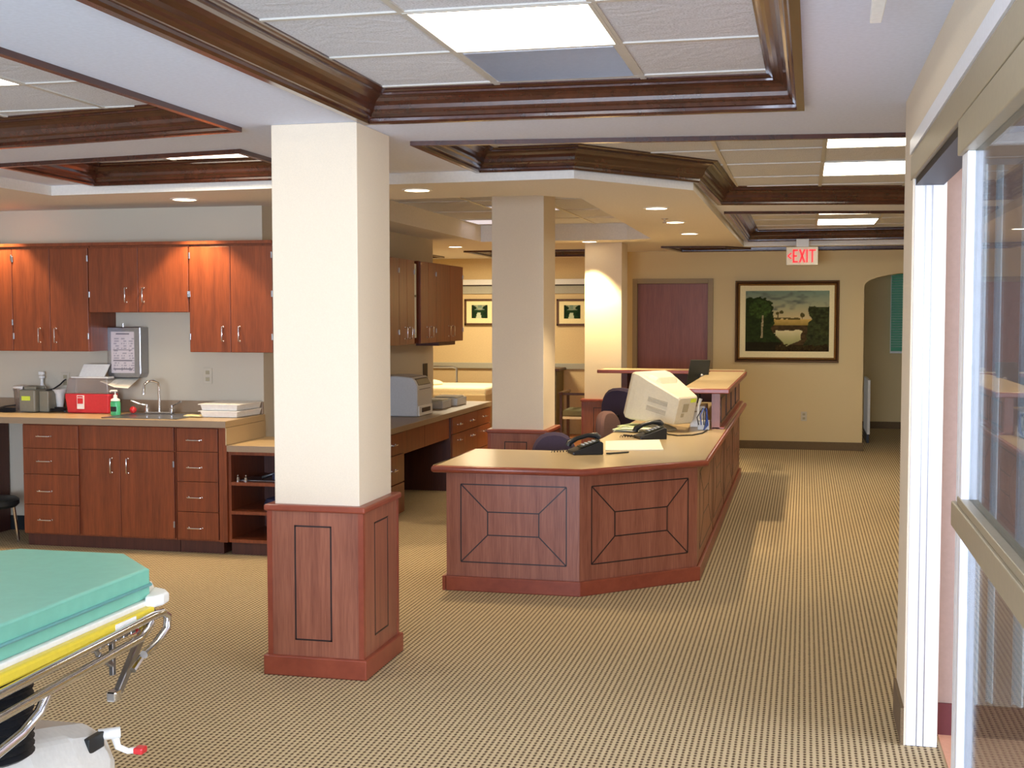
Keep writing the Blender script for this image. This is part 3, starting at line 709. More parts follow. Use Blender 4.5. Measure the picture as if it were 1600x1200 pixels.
def upper(x0,x1,z0,label,handles,hinges,doors=None,mtl='cherry_k'):
    t=thing('wall_cabinet',((x0+x1)/2,8.28,z0),label,'cabinet','wall cabinets over the sink counter')
    B('cabinet_body',mtl,t,x0,x1,YU,8.448,z0,2.15)
    mid=(x0+x1)/2
    door_y(t,x0,mid,z0,2.135,YU,mtl,handles[0],handles[2],hinge=(x0+.004,hinges) if hinges else None)
    door_y(t,mid,x1,z0,2.135,YU,mtl,handles[1],handles[2],hinge=(x1-.004,hinges) if hinges else None)
    return t
upper(-6.26,-5.645,1.39,'wall cabinet cut by the left edge of the photo',(-6.02,-5.88,1.505),(1.6,2.07))
upper(-5.645,-5.027,1.39,'orange-lit wall cabinet left of the paper towel dispenser',(-5.42,-5.29,1.505),(1.5,2.06))
upper(-5.022,-4.236,1.672,'short wall cabinet above the paper towel dispenser',(-4.72,-4.583,1.796),(1.80,))
upper(-4.231,-3.60,1.39,'orange-lit wall cabinet beside the first pillar, right of the short one',(-3.972,-3.846,1.52),(1.5,1.8,2.07))
mo=MB().box(-6.26,-3.60,YU-.03,8.448,2.15,2.172).build('cabinet_crown','cherry_k'); tag(mo,'thin wooden top strip running along the kitchen wall cabinets','trim')
# base units
YF=7.86
def drawers(x0,x1,label,n,hxs,zs,hz,mtl='cherry_k'):
    t=thing('drawer_cabinet',((x0+x1)/2,8.15,0),label,'cabinet','drawer cabinets under the sink counter')
    B('cabinet_body',mtl,t,x0,x1,YF,8.447,.09,.884)
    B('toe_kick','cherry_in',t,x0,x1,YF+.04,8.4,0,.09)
    for k in range(n):
        door_y(t,x0+.008,x1-.008,zs[k+1],zs[k],YF,mtl,hxs,hz[k],'drawer','x')
    return t
drawers(-5.43,-4.97,'drawer cabinet at the left end of the kitchen base units',4,-5.245,[.875,.707,.522,.305,.10],[.794,.616,.402,.196])
t=thing('sink_cabinet',(-4.6,8.15,0),'double-door cabinet under the sink','cabinet')
B('cabinet_body','cherry_k',t,-4.97,-4.232,YF,8.447,.09,.884); B('toe_kick','cherry_in',t,-4.97,-4.232,YF+.04,8.4,0,.09)
door_y(t,-4.95,-4.238,.712,.878,YF,'cherry_k',name='false_front')
door_y(t,-4.95,-4.652,.10,.708,YF,'cherry_k',-4.715,.60)
door_y(t,-4.652,-4.238,.10,.708,YF,'cherry_k',-4.590,.60,hinge=(-4.243,(.2,.62)))
drawers(-4.228,-3.90,'narrow drawer cabinet with four bright handles right of the sink cabinet',4,-4.08,[.875,.712,.504,.294,.10],[.792,.603,.395,.182])
MB().box(-3.90,-3.843,YF-.02,8.447,0.09,.884).build('filler_panel','cherry_k',bpy.data.objects['drawer_cabinet.001'])
# open shelf unit
t=thing('open_shelf_unit',(-3.5,8.15,0),'open cherry shelf unit under the lower counter beside the first pillar','shelf')
B('side_panel','cherry_k',t,-3.84,-3.82,YF,8.44,.09,.725)
B('side_panel','cherry_k',t,-3.26,-3.24,YF,8.44,.09,.725)
B('back_panel','cherry_in',t,-3.82,-3.26,8.40,8.43,.09,.725)
for z in(.09,.285,.485,.695): B('shelf','cherry_k',t,-3.82,-3.26,YF-.005,8.40,z,z+.022)
B('toe_kick','cherry_in',t,-3.84,-3.24,YF+.04,8.4,0,.09)
# counters
ct=thing('sink_countertop',(-5,8.1,.884),'long beige laminate kitchen countertop with backsplash','countertop')
MB().prism([(-6.99,7.80),(-3.83,7.80),(-3.83,8.449),(-6.99,8.449)],.884,.93).build('top_slab','lam',ct,.004)
B('front_edge','lam_edge',ct,-6.99,-3.828,7.796,7.80,.885,.929)

B('backsplash','lam_edge',ct,-6.99,-3.84,8.43,8.448,.93,1.02,.002)
lc_=thing('lower_countertop',(-3.5,8.1,.72),'lower beige counter section beside the first pillar','countertop')
B('top_slab','lam',lc_,-3.825,-3.2,7.81,8.449,.722,.765,.004); B('side_splash','lam',lc_,-3.836,-3.828,7.81,8.449,.765,.883); B('front_edge','lam_edge',lc_,-3.825,-3.2,7.805,7.81,.722,.764)
# sink + faucet
sk=thing('kitchen_sink',(-4.5,8.1,.93),'stainless drop-in sink in the beige countertop','sink')
s=MB(); X0,X1,Y0,Y1=-4.80,-4.22,7.85,8.30
s.box(X0,X1,Y0,Y0+.03,.930,.936); s.box(X0,X1,Y1-.09,Y1,.930,.936); s.box(X0,X0+.03,Y0,Y1,.930,.9361); s.box(X1-.03,X1,Y0,Y1,.930,.9361)
s.build('sink_rim','steel',sk,.002)
B('basin','steel',sk,X0+.03,X1-.03,Y0+.03,Y1-.09,.9302,.9312)
fc=thing('faucet',(-4.57,8.25,.937),'chrome gooseneck faucet with two wrist-blade handles','faucet')
MB().tube([(-4.57,8.25,.937),(-4.57,8.25,1.13),(-4.575,8.245,1.16),(-4.60,8.22,1.175),(-4.625,8.19,1.172),(-4.64,8.165,1.15),(-4.645,8.16,1.08)],[.012,.009,.009,.009,.009,.010,.012],10).build('spout','chrome',fc,smooth=True)
MB().box(-4.68,-4.46,8.23,8.27,.937,.95).build('deck_plate','chrome',fc,.004)
for sx in(-.10,.10):
    h=MB().lathe([(0,0),(.018,0),(.018,.025),(.011,.03),(.011,.05),(0,.05)],(-4.57+sx,8.25,.95)).build('handle_body','chrome',fc,smooth=True)
    MB().tube([(-4.57+sx,8.25,.995),(-4.57+sx*1.4,8.22,1.005),(-4.57+sx*2.0,8.20,1.03)],[.006,.005,.007],8).build('blade_handle','chrome',h,smooth=True)
tw=MB().prism([(-4.30,8.17),(-4.10,8.15),(-4.14,8.03),(-4.28,8.06)],.937,.942).build('cleaning_cloth','linen'); tag(tw,'yellowish folded cloth lying right of the sink','cloth')
# soap bottle
sb=thing('soap_bottle',(-4.83,8.09,.931),'green liquid soap pump bottle beside the sink','bottle')
MB().lathe([(0,0),(.036,0),(.038,.01),(.038,.09),(.030,.108),(0,.112)],(-4.83,8.09,.931),sy=.7).build('bottle_body','green',sb,smooth=True)
MB().box(-4.852,-4.808,8.061,8.064,.96,.995).build('bottle_label','blackb',sb)
MB().lathe([(0,.108),(.034,.105),(.030,.118),(.014,.125),(.014,.145),(.005,.15),(.005,.175),(0,.175)],(-4.83,8.09,.931)).build('pump_collar','white',sb,smooth=True)
MB().tube([(-4.815,8.09,1.108),(-4.86,8.085,1.108),(-4.868,8.083,1.10)],.007,8).build('pump_nozzle','white',sb,smooth=True)
rb=thing('red_stopper',(-4.76,8.2,.93),'small red round stopper beside the soap bottle','stopper')
MB().ball((-4.765,8.22,.962),.026).build('stopper_ball','red',rb,smooth=True)
# sharps container
sh=thing('sharps_container',(-5.13,8.27,.931),'red and clear sharps container with raised white lid on the counter','container')
MB().loft([[(-5.29,8.20,.932),(-4.955,8.20,.932),(-4.955,8.32,.932),(-5.29,8.32,.932)],[(-5.305,8.185,1.075),(-4.94,8.185,1.075),(-4.94,8.325,1.075),(-5.305,8.325,1.075)]]).build('red_bin','redclear',sh,.01)
MB().loft([[(-5.30,8.19,1.076),(-4.945,8.19,1.076),(-4.945,8.325,1.076),(-5.30,8.325,1.076)],[(-5.285,8.21,1.19),(-4.965,8.21,1.19),(-4.965,8.315,1.19),(-5.285,8.315,1.19)]]).build('clear_cover','clear',sh,.008)
MB().loft([[(-5.225,8.25,1.20),(-5.015,8.25,1.20),(-5.015,8.262,1.20),(-5.225,8.262,1.20)],[(-5.205,8.29,1.29),(-4.99,8.29,1.29),(-4.99,8.302,1.29),(-5.205,8.302,1.29)]]).build('lid_flap','white',sh,.003)
B('lid_rim','white',sh,-5.27,-4.97,8.22,8.315,1.185,1.20,.004)
B('hazard_label','lab',sh,-5.195,-5.140,8.176,8.1865,.965,1.065); lbp=B('label_mark','red',sh,-5.190,-5.145,8.174,8.177,1.003,1.045)
B('label_mark','red',sh,-5.190,-5.145,8.174,8.177,1.050,1.060)
# suction machine
sm_=thing('suction_machine',(-5.60,8.26,.931),'olive-grey medical suction unit with lime label','machine')
MB().box(-5.68,-5.545,8.18,8.36,.933,1.10).build('housing','greybox',sm_,.012)
MB().box(-5.54,-5.46,8.22,8.38,.933,1.09).build('canister_bay','greybox',sm_,.008)
MB().box(-5.66,-5.55,8.20,8.215,1.10,1.122).box(-5.66,-5.55,8.30,8.315,1.10,1.122).box(-5.66,-5.645,8.20,8.315,1.10,1.122).build('carry_handle','greybox',sm_,.003)
B('lime_label','lime',sm_,-5.655,-5.585,8.176,8.181,1.02,1.052)
MB().lathe([(0,0),(.012,0),(.012,.006),(0,.006)],(-5.60,8.25,1.10)).build('dial','steel',sm_,smooth=True)
cd=MB().tube([(-5.50,8.25,1.09),(-5.47,8.30,1.10),(-5.44,8.34,1.13),(-5.43,8.38,1.16),(-5.445,8.425,1.165)],.006,8).build('power_cord','rubber',sm_,smooth=True)
tb=thing('basin',(-5.42,8.33,.931),'white shallow basin and small bottle behind the suction unit','basin')
MB().lathe([(0,.14),(.03,.14),(.055,.165),(.06,.165),(.035,.13),(.02,.0),(0,0)],(-5.44,8.34,.932)).build('basin_bowl','white',tb,smooth=True)
bt=thing('small_bottle',(-5.66,8.4,.931),'clear tall spray bottle behind the suction unit','bottle')
MB().lathe([(0,0),(.03,0),(.03,.17),(.012,.2),(.012,.24),(.022,.245),(.022,.26),(.008,.265),(0,.27)],(-5.63,8.40,.932)).build('bottle_body','white',bt,smooth=True)
MB().box(-5.655,-5.61,8.39,8.41,1.20,1.225).build('spray_head','white',bt,.004)
cn=thing('suction_canister',(-5.78,8.3,.931),'clear plastic suction canister left of the suction unit','container')
MB().lathe([(0,0),(.055,0),(.062,.15),(.066,.155),(.066,.17),(0,.175)],(-5.76,8.34,.932)).build('canister_cup','clear',cn,smooth=True)
MB().lathe([(0,.171),(.067,.171),(.067,.185),(.02,.19),(0,.19)],(-5.76,8.34,.932)).build('canister_lid','lab',cn,smooth=True)
cc=MB()
for k in range(3): 
    pts=[(-5.40+.055*math.cos(a*.52+k),8.25+.035*math.sin(a*.52+k),.938+.006*k+.001*a) for a in range(14)]
    cc.tube(pts,.007,6)
tag(cc.build('coiled_cable','rubber',None,smooth=True),'black coiled cable between the suction unit and the sharps container','cable')
cc=MB(); cc.tube([(-5.92,8.05,.94),(-5.85,8.10,.955),(-5.78,8.16,.975),(-5.70,8.165,.985)],.007,6)
for k in range(3): cc.tube([(-5.80+.07*math.cos(a*.52+k),8.20+.03*math.sin(a*.52+k),.938+.008*k) for a in range(13)],.008,6)
tag(cc.build('coiled_hose','rubber',None,smooth=True),'black hose and cable heap left of the suction unit','hose')
# towel dispenser
td=thing('paper_towel_dispenser',(-4.89,8.35,1.18),'steel paper towel dispenser on the wall under the short cabinet','dispenser')
MB().prism_axis([(-5.035,1.22),(-5.02,1.19),(-4.775,1.19),(-4.76,1.22),(-4.76,1.565),(-5.035,1.565)],8.33,8.448,'y').build('dispenser_body','steel',td,.006)
MB().tube([(-4.895,8.325,1.565),(-4.895,8.325,1.59)],.006,8).build('lock','steel',td,smooth=True)
B('paper_outlet_slot','seam',td,-5.00,-4.80,8.34,8.42,1.186,1.1905)
nt_=thing('notice_sheet',(-4.915,8.325,1.23),'printed white notice in a clear sleeve on the towel dispenser','notice')
def notice(u,v):
    r=random.Random(int(u*20)*97+int(v*34))
    if .93<v<.96 and .2<u<.8: return (110,100,110)
    for ln in(.10,.30,.56):
        if abs(v-ln)<.012 and .08<u<.92: return (120,110,116)
    row=int(v*34)%2==0
    if row and v<.88 and v>.04 and (u%.33)>.10 and r.random()<.55: return (176,164,168)
    return (228,214,212)
colgrid('printed_sheet',nt_,.2,.3,40,68,notice,'vpaper',lambda u,v:Vector((-5.0+u*.19,8.3285,1.225+v*.305)))
MB().box(-5.012,-4.796,8.3265,8.3275,1.215,1.54).build('clear_sleeve',glassmat('sleeve_film',(1,1,1),.03,.1),nt_)
pt=thing('paper_towel',(-4.9,8.3,1.13),'folded cream paper towel hanging out of the dispenser','paper towel')
MB().loft([[(-5.03,8.22,1.165),(-4.90,8.20,1.125),(-4.79,8.20,1.12),(-4.79,8.203,1.125),(-4.90,8.203,1.13),(-5.03,8.223,1.17)],[(-5.0,8.37,1.183),(-4.9,8.37,1.181),(-4.80,8.37,1.183),(-4.80,8.373,1.1855),(-4.9,8.373,1.1855),(-5.0,8.373,1.1855)]]).build('towel_sheet','paper',pt)
# outlets
def outlet(c,face,label,w=.07,h=.115):
    t=thing('wall_outlet',c,label,'outlet','cream wall outlets')
    x,y,z=c
    if face=='-y':
        B('cover_plate','wall_grey',t,x-w/2,x+w/2,y-.006,y,z-h/2,z+h/2,.002)
        for dz in(-.025,.025): B('socket','barcode',t,x-.016,x+.016,y-.008,y-.005,z+dz-.014,z+dz+.014,.002)
    else:
        B('cover_plate','wall_grey',t,x,x+.006,y-w/2,y+w/2,z-h/2,z+h/2,.002)
        for dz in(-.025,.025): B('socket','barcode',t,x+.005,x+.008,y-.016,y+.016,z+dz-.014,z+dz+.014,.002)
    return t
outlet((-5.46,8.448,1.16),'-y','wall outlet with a black cord plugged in above the suction unit')
outlet((-4.282,8.448,1.205),'-y','wall outlet left of the first pillar above the stacked white trays')
outlet((.008,15.698,.41),'-y','wall outlet below the big landscape painting')
outlet((-3.838,9.95,1.17),'+x','first wall outlet above the printer')
outlet((-3.838,10.55,1.17),'+x','second wall outlet above the printer, farther from the camera')
# trays
def tray(z,label):
    t=thing('white_tray',(-4.0,8.2,z),label,'tray','stacked white trays')
    MB().loft([[(-4.14,8.07,z),(-3.875,8.07,z),(-3.85,8.40,z),(-4.12,8.40,z)],[(-4.15,8.06,z+.044),(-3.865,8.06,z+.044),(-3.84,8.41,z+.044),(-4.13,8.41,z+.044)]]).build('tray_body','white',t,.004)
    MB().box(-4.162,-3.842,8.05,8.42,z+.040,z+.046).build('tray_rim','white',t,.002)
tray(.932,'lower of the two stacked white plastic trays on the counter'); tray(.980,'upper of the two stacked white plastic trays on the counter')
# things on open shelves
o=thing('instrument_tray',(-3.6,8.1,.507),'steel instrument tray with dark scopes on the top open shelf','tray')
B('tray_plate','steel',o,-3.79,-3.40,7.92,8.12,.509,.516,.002)
MB().tube([(-3.64,7.96,.53),(-3.56,8.0,.555),(-3.50,8.0,.585),(-3.56,8.02,.60)],[.012,.01,.012,.02],8).build('scope_handle','black',o,smooth=True)
MB().box(-3.56,-3.44,7.95,8.06,.517,.56).build('scope_case','navy',o,.008)
for k,xk in enumerate((-3.79,-3.73)):
    q=MB().lathe([(0,0),(.012,0),(.012,.03),(.006,.035),(.006,.045),(0,.045)],(xk,7.90,.508)).build('metal_vial','chrome',None,smooth=True); tag(q,('left' if k==0 else 'right')+' small chrome vial at the front of the top open shelf','vial')
o=thing('blood_pressure_cuff',(-3.55,8.0,.307),'navy blood pressure cuff with chrome bulb on the middle open shelf','medical cuff')
MB().lathe([(0,0),(.09,0),(.11,.03),(.09,.07),(.04,.085),(0,.085)],(-3.54,8.02,.308),sy=.7).build('cuff_roll','navy',o,smooth=True)
MB().ball((-3.60,7.93,.325),.014).build('chrome_bulb','chrome',o,smooth=True)
# stool at lower left
st=thing('stool',(-5.75,7.8,0),'black padded stool with chrome legs under the counter at the left edge','stool')
MB().lathe([(0,.27),(.17,.27),(.19,.29),(.19,.32),(.17,.335),(0,.34)],(-5.70,7.86,0)).build('seat','blackb',st,smooth=True)
for a in(-.75,.8,2.4,-2.4):
    MB().tube([(-5.70+.15*math.cos(a),7.86+.15*math.sin(a),.28),(-5.70+.18*math.cos(a),7.86+.18*math.sin(a),.0)],.012,8).build('leg','chrome',st,smooth=True)
dc=thing('dark_side_cabinet',(-6.3,8.2,0),'dark panel-fronted cabinet at the far left edge under the counter','cabinet')
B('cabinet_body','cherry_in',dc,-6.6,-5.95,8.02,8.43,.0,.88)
# ================================================================== PRINTER RUN (faces +X)
XF=-3.23
def dr_x(t,y0,y1,z0,z1,hy,hz,name='drawer',m='cherry_k',ax='y'):
    d=MB().box(XF,XF+.018,y0+.002,y1-.002,z0+.002,z1-.002).build(name,m,t,.0015)
    h=MB(); bar_handle(h,(XF+.018,hy,hz),ax,L=.10,out=(1,0,0)); h.build('handle','chrome',d,smooth=True)
t=thing('drawer_cabinet',(-3.53,9.5,0),'drawer cabinet right of the first pillar under the printer counter','cabinet')
B('cabinet_body','cherry_k',t,-3.83,XF,9.25,9.82,.02,.695)
for z0,z1 in((.52,.69),(.28,.515),(.03,.275)): dr_x(t,9.30,9.81,z0,z1,9.52,(z0+z1)/2)
t=thing('desk_apron',(-3.25,10.5,.5),'wooden apron over the knee space of the printer counter','apron')
B('apron_board','cherry_k',t,XF-.03,XF,9.825,11.215,.50,.695); B('apron_seam','seam',t,XF-.001,XF+.0005,10.44,10.445,.50,.695)
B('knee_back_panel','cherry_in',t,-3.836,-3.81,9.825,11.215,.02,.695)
t=thing('drawer_cabinet',(-3.53,12.0,0),'bank of six small drawers at the far end of the printer counter','cabinet')
B('cabinet_body','cherry_k',t,-3.83,XF,11.24,12.73,.02,.695)
B('end_panel','cherry_in',t,-3.83,XF+.01,11.22,11.24,.0,.695)
for y0,y1 in((11.26,11.72),(11.72,12.20),(12.20,12.72)):
    dr_x(t,y0,y1,.53,.69,(y0+y1)/2,.61); dr_x(t,y0,y1,.30,.525,(y0+y1)/2,.46); dr_x(t,y0,y1,.03,.295,(y0+y1)/2,.17)
ct=thing('printer_countertop',(-3.5,10.6,.695),'taupe laminate counter carrying the laser printer','countertop')
B('top_slab','lam_edge',ct,-3.838,-3.20,8.46,12.73,.697,.745,.004)
# printer
pr_=thing('laser_printer',(-3.56,10.7,.745),'grey-white laser printer on the counter right of the first pillar','printer')
MB().prism_axis([(-3.80,.747),(-3.345,.747),(-3.345,1.02),(-3.37,1.07),(-3.40,1.095),(-3.55,1.11),(-3.80,1.10)],10.60,11.05,'y').build('printer_body','offwhite',pr_,.012)
MB().prism_axis([(-3.372,1.045),(-3.347,1.02),(-3.345,1.03),(-3.37,1.078),(-3.43,1.10),(-3.44,1.09)],10.64,11.0,'y').build('control_panel','black',pr_,.002)
B('front_tray','white',pr_,-3.348,-3.335,10.62,11.03,.75,.84,.004)
B('tray_grip','black',pr_,-3.336,-3.330,10.70,10.95,.78,.82,.003)
v=MB()
for i in range(9):
    hh=.055*math.sin(math.acos(max(-1,min(1,(i-4)/4.6))))
    v.box(-3.72+(-.055*0),-3.72+.0,10.59,10.6,0,0) if False else v.box(-3.66-hh,-3.66+hh,10.597,10.601,.93+(i-4)*.012,.934+(i-4)*.012)
v.build('side_vent','barcode',pr_)
MB().box(-3.355,-3.342,10.66,10.99,.985,.99).build('panel_seam','black',pr_)
for k,(ya,yb,xs,lab_) in enumerate(((11.55,11.85,-3.52,'near white form tray full of papers beside the printer'),(12.0,12.35,-3.50,'far white form tray with loose papers beside the printer'))):
    o=thing('form_tray',(xs,ya,.745),lab_,'tray','form trays beside the printer')
    MB().box(xs-.13,xs+.13,ya,yb,.747,.82).build('tray_box','offwhite' if k==0 else 'white',o,.004)
    for j in range(3): MB().box(xs-.12,xs+.11,ya+.02,yb-.02,.821+j*.006,.824+j*.006,Matrix.Translation((random.uniform(-.01,.01),0,0))).build('form_sheet','paper',o)
# wall cabinets above printer
XU=-3.51
def upx(y0,y1,label,hy,hinge_y):
    t=thing('wall_cabinet',(-3.67,(y0+y1)/2,1.38),label,'cabinet','wall cabinets over the printer counter')
    B('cabinet_body','cherry_k',t,-3.838,XU-.02,y0,y1,1.385,2.16)
    mid=(y0+y1)/2
    for a,b in((y0,mid),(mid,y1)):
        d=MB().box(XU-.02,XU,a+.003,b-.003,1.385,2.155).build('door','cherry_k',t,.0015)
        h=MB(); bar_handle(h,(XU,mid+(-.07 if b==mid else .07),1.49),'z',out=(1,0,0)); h.build('handle','chrome',d,smooth=True)
    for z in(1.5,2.05): MB().box(XU-.004,XU+.006,y1-.012,y1+.006,z-.022,z+.022).build('hinge','steel',t,.002)
    return t
upx(9.50,10.60,'nearest wall cabinet above the printer, partly behind the first pillar',10.2,10.6)
upx(10.60,11.05,'wall cabinet above the printer left of the gap with the pale strip',10.9,11.05)
t=upx(11.24,11.75,'wall cabinet above the printer right of the gap with the pale strip',11.4,11.7)
upx(11.75,12.73,'farthest wall cabinet above the printer next to the patient bay',12.3,12.7)
gp=thing('metal_strip',(-3.6,11.1,1.42),'pale blue vertical metal strip between two wall cabinets above the printer','strip')
B('back_plate','seam',gp,-3.838,-3.60,11.055,11.235,1.42,2.15); B('strip_face','curt',gp,-3.60,-3.535,11.11,11.185,1.44,2.13,.003); B('strip_joint','black',gp,-3.535,-3.533,11.11,11.185,1.82,1.84)
MB().box(-3.80,-3.56,12.0,12.6,1.345,1.384).build('light_housing','cherry_in',bpy.data.objects['wall_cabinet.007'],.003)
cs=MB().box(-3.836,-3.832,12.35,12.50,.95,1.15).build('wall_strip','rubber'); tag(cs,'short black vertical strip on the wall end behind the printer','strip')
# ================================================================== PATIENT BAY
br=thing('bumper_rail',(-4.5,16.98,.9),'grey wall bumper rail behind the bed in the patient bay','rail')
B('rail_board','band',br,-6.38,-2.31,16.965,16.999,.905,.985,.006)
for a,b,lab_ in((-6.3,-2.31,'white curtain track across the top of the patient bay wall'),):
    o=thing('curtain_track',(-4.4,16.9,2.0),lab_,'curtain track')
    B('track_fascia','white',o,a,b,16.95,16.998,2.075,2.15,.003); B('track_shadow_gap','seam',o,a,b,16.96,16.998,2.06,2.074); B('track_valance','band',o,a,b,16.975,16.998,1.95,2.06,.002)
def picture_small(x,y,z,label,seed):
    W,H_=.44,.37
    t=thing('framed_print',(x,y,z),label,'picture','small framed prints in the patient bay')
    f=MB(); w=.03
    f.box(x-W/2,x+W/2,y-.03,y,z-H_/2,z-H_/2+w); f.box(x-W/2,x+W/2,y-.03,y,z+H_/2-w,z+H_/2); f.box(x-W/2,x-W/2+w,y-.03,y,z-H_/2,z+H_/2); f.box(x+W/2-w,x+W/2,y-.03,y,z-H_/2,z+H_/2)
    f.build('frame','bronze',t,.004)
    B('mat_board','linen',t,x-W/2+w,x+W/2-w,y-.016,y-.004,z-H_/2+w,z+H_/2-w)
    R=random.Random(seed)
    def fn(u,v):
        n=.5+.5*math.sin(u*13+seed)*math.cos(v*9+seed)
        if v>.62: c=(118,138,120) if n<.5 else (150,160,132)
        elif abs(u-.45)<.10+.2*(.4-v if v<.4 else 0) and v<.42: c=(196,204,170)
        else: c=(34,58,34)
        if abs(u-.5)>.28+.1*math.sin(v*14): c=(26,44,28)
        return c
    colgrid('print_image',t,.2,.17,24,20,fn,'vcol',lambda u,v:Vector((x-.115+u*.23,y-.018,z-.085+v*.185)))
picture_small(-4.44,16.995,1.695,'small framed landscape print seen left of the middle pillar',1)
picture_small(-3.12,16.995,1.69,'small framed landscape print seen between the middle and far pillars',5)
bd=thing('hospital_bed',(-4.7,15.9,0),'bed with white sheet in the patient bay seen past the printer','bed')
MB().box(-5.9,-3.9,15.2,16.3,.55,.74).build('mattress','sheet',bd,.04,seg=3)
MB().loft([[(-5.9,15.15,.52),(-3.88,15.15,.52),(-3.88,16.3,.52),(-5.9,16.3,.52)],[(-5.9,15.18,.66),(-3.9,15.18,.66),(-3.9,16.3,.66),(-5.9,16.3,.66)]]).build('bed_cover','sheet2',bd,.02)
MB().box(-5.85,-3.95,15.2,16.2,.12,.52).build('bed_base','sheet2',bd,.01)
MB().ball((-4.9,15.75,.755),.28,(1,.8,.22),16).build('pillow','sheet',bd,smooth=True)
MB().tube([(-5.1,16.35,.0),(-5.1,16.35,.93),(-5.05,16.35,.945),(-4.65,16.35,.945),(-4.6,16.35,.93),(-4.6,16.35,0)],.018,8).build('headboard_rail','steel',bd,smooth=True)
cb_=thing('bedside_cabinet',(-3.3,16.8,0),'olive bedside cabinet against the bay wall left of the side chair','cabinet')
B('cabinet_body','olive',cb_,-3.75,-3.235,16.45,16.95,.04,.90,.006); B('cabinet_top','darkwood',cb_,-3.77,-3.20,16.42,16.96,.90,.935,.006)
B('door','olive',cb_,-3.72,-3.26,16.435,16.45,.08,.86,.004)
ac=thing('side_chair',(-2.75,15.5,0),'dark wooden armchair with sage seat cushion beside the third pillar','chair')
for x_,y_,zt_ in((-2.95,15.3,.67),(-2.47,15.3,.67),(-2.95,15.78,.68),(-2.47,15.78,.68)): B('leg','darkwood',ac,x_-.018,x_+.018,y_-.018,y_+.018,0,zt_,.004)
for x_ in(-2.95,-2.47): B('armrest','darkwood',ac,x_-.03,x_+.03,15.26,15.82,.665,.695,.008)
MB().box(-2.97,-2.45,15.28,15.30,.655,.685).build('front_rail','darkwood',ac,.004)
MB().box(-2.93,-2.49,15.28,15.78,.39,.47).build('seat_cushion','sage',ac,.02,seg=3)
B('seat_rail','sheet',ac,-2.93,-2.49,15.29,15.77,.355,.388,.003)
MB().tube([(-2.72,15.85,.40),(-2.72,15.86,.75),(-2.66,15.86,.79),(-2.5,15.86,.79),(-2.46,15.86,.75),(-2.46,15.85,.4)],.022,8).build('back_frame','darkwood',ac,smooth=True)
# ================================================================== BIG PAINTING
X0,X1,ZA,ZB=-.835,.412,1.072,2.073; yy=15.698
pt=thing('landscape_painting',(-.21,yy,ZA),'large gold framed painting of trees around a pond on the far wall','painting')
def frame_loft(x0,x1,z0,z1,w,ya,yb,yc,m,nm):
    f=MB(); 
    P=[(x0,z0),(x1,z0),(x1,z1),(x0,z1)]
    sg=[(1,1),(-1,1),(-1,-1),(1,-1)]
    prof=[(0,ya),(0,yb),(w*.25,yc),(w*.55,yc+.006),(w*.8,yb+.004),(w,yb+.008),(w,ya)]
    V=[[f.bm.verts.new((p[0]+s_[0]*d,y_,p[1]+s_[1]*d)) for d,y_ in prof] for p,s_ in zip(P,sg)]
    n=len(prof)
    for i in range(4):
        for k in range(n): f.bm.faces.new((V[i][k],V[i][(k+1)%n],V[(i+1)%4][(k+1)%n],V[(i+1)%4][k]))
    f.build(nm,m,pt,smooth=False)
frame_loft(X0,X1,ZA,ZB,.042,yy,yy-.03,yy-.055,'bronze','outer_frame')
frame_loft(X0+.036,X1-.036,ZA+.036,ZB-.036,.026,yy,yy-.03,yy-.042,'gold','gilt_frame')
B('linen_liner','linen',pt,X0+.06,X1-.06,yy-.03,yy-.002,ZA+.06,ZB-.06)
gx0,gx1,gz0,gz1=X0+.128,X1-.118,ZA+.135,ZB-.125
def hsh(i,j): 
    q=math.sin(i*127.1+j*311.7)*43758.5453; return q-math.floor(q)
def vn(x,y):
    i,j=math.floor(x),math.floor(y); fx,fy=x-i,y-j; fx=fx*fx*(3-2*fx); fy=fy*fy*(3-2*fy)
    return (hsh(i,j)*(1-fx)+hsh(i+1,j)*fx)*(1-fy)+(hsh(i,j+1)*(1-fx)+hsh(i+1,j+1)*fx)*fy
def mixc(a,b,t): t=max(0,min(1,t)); return tuple(a[k]*(1-t)+b[k]*t for k in range(3))
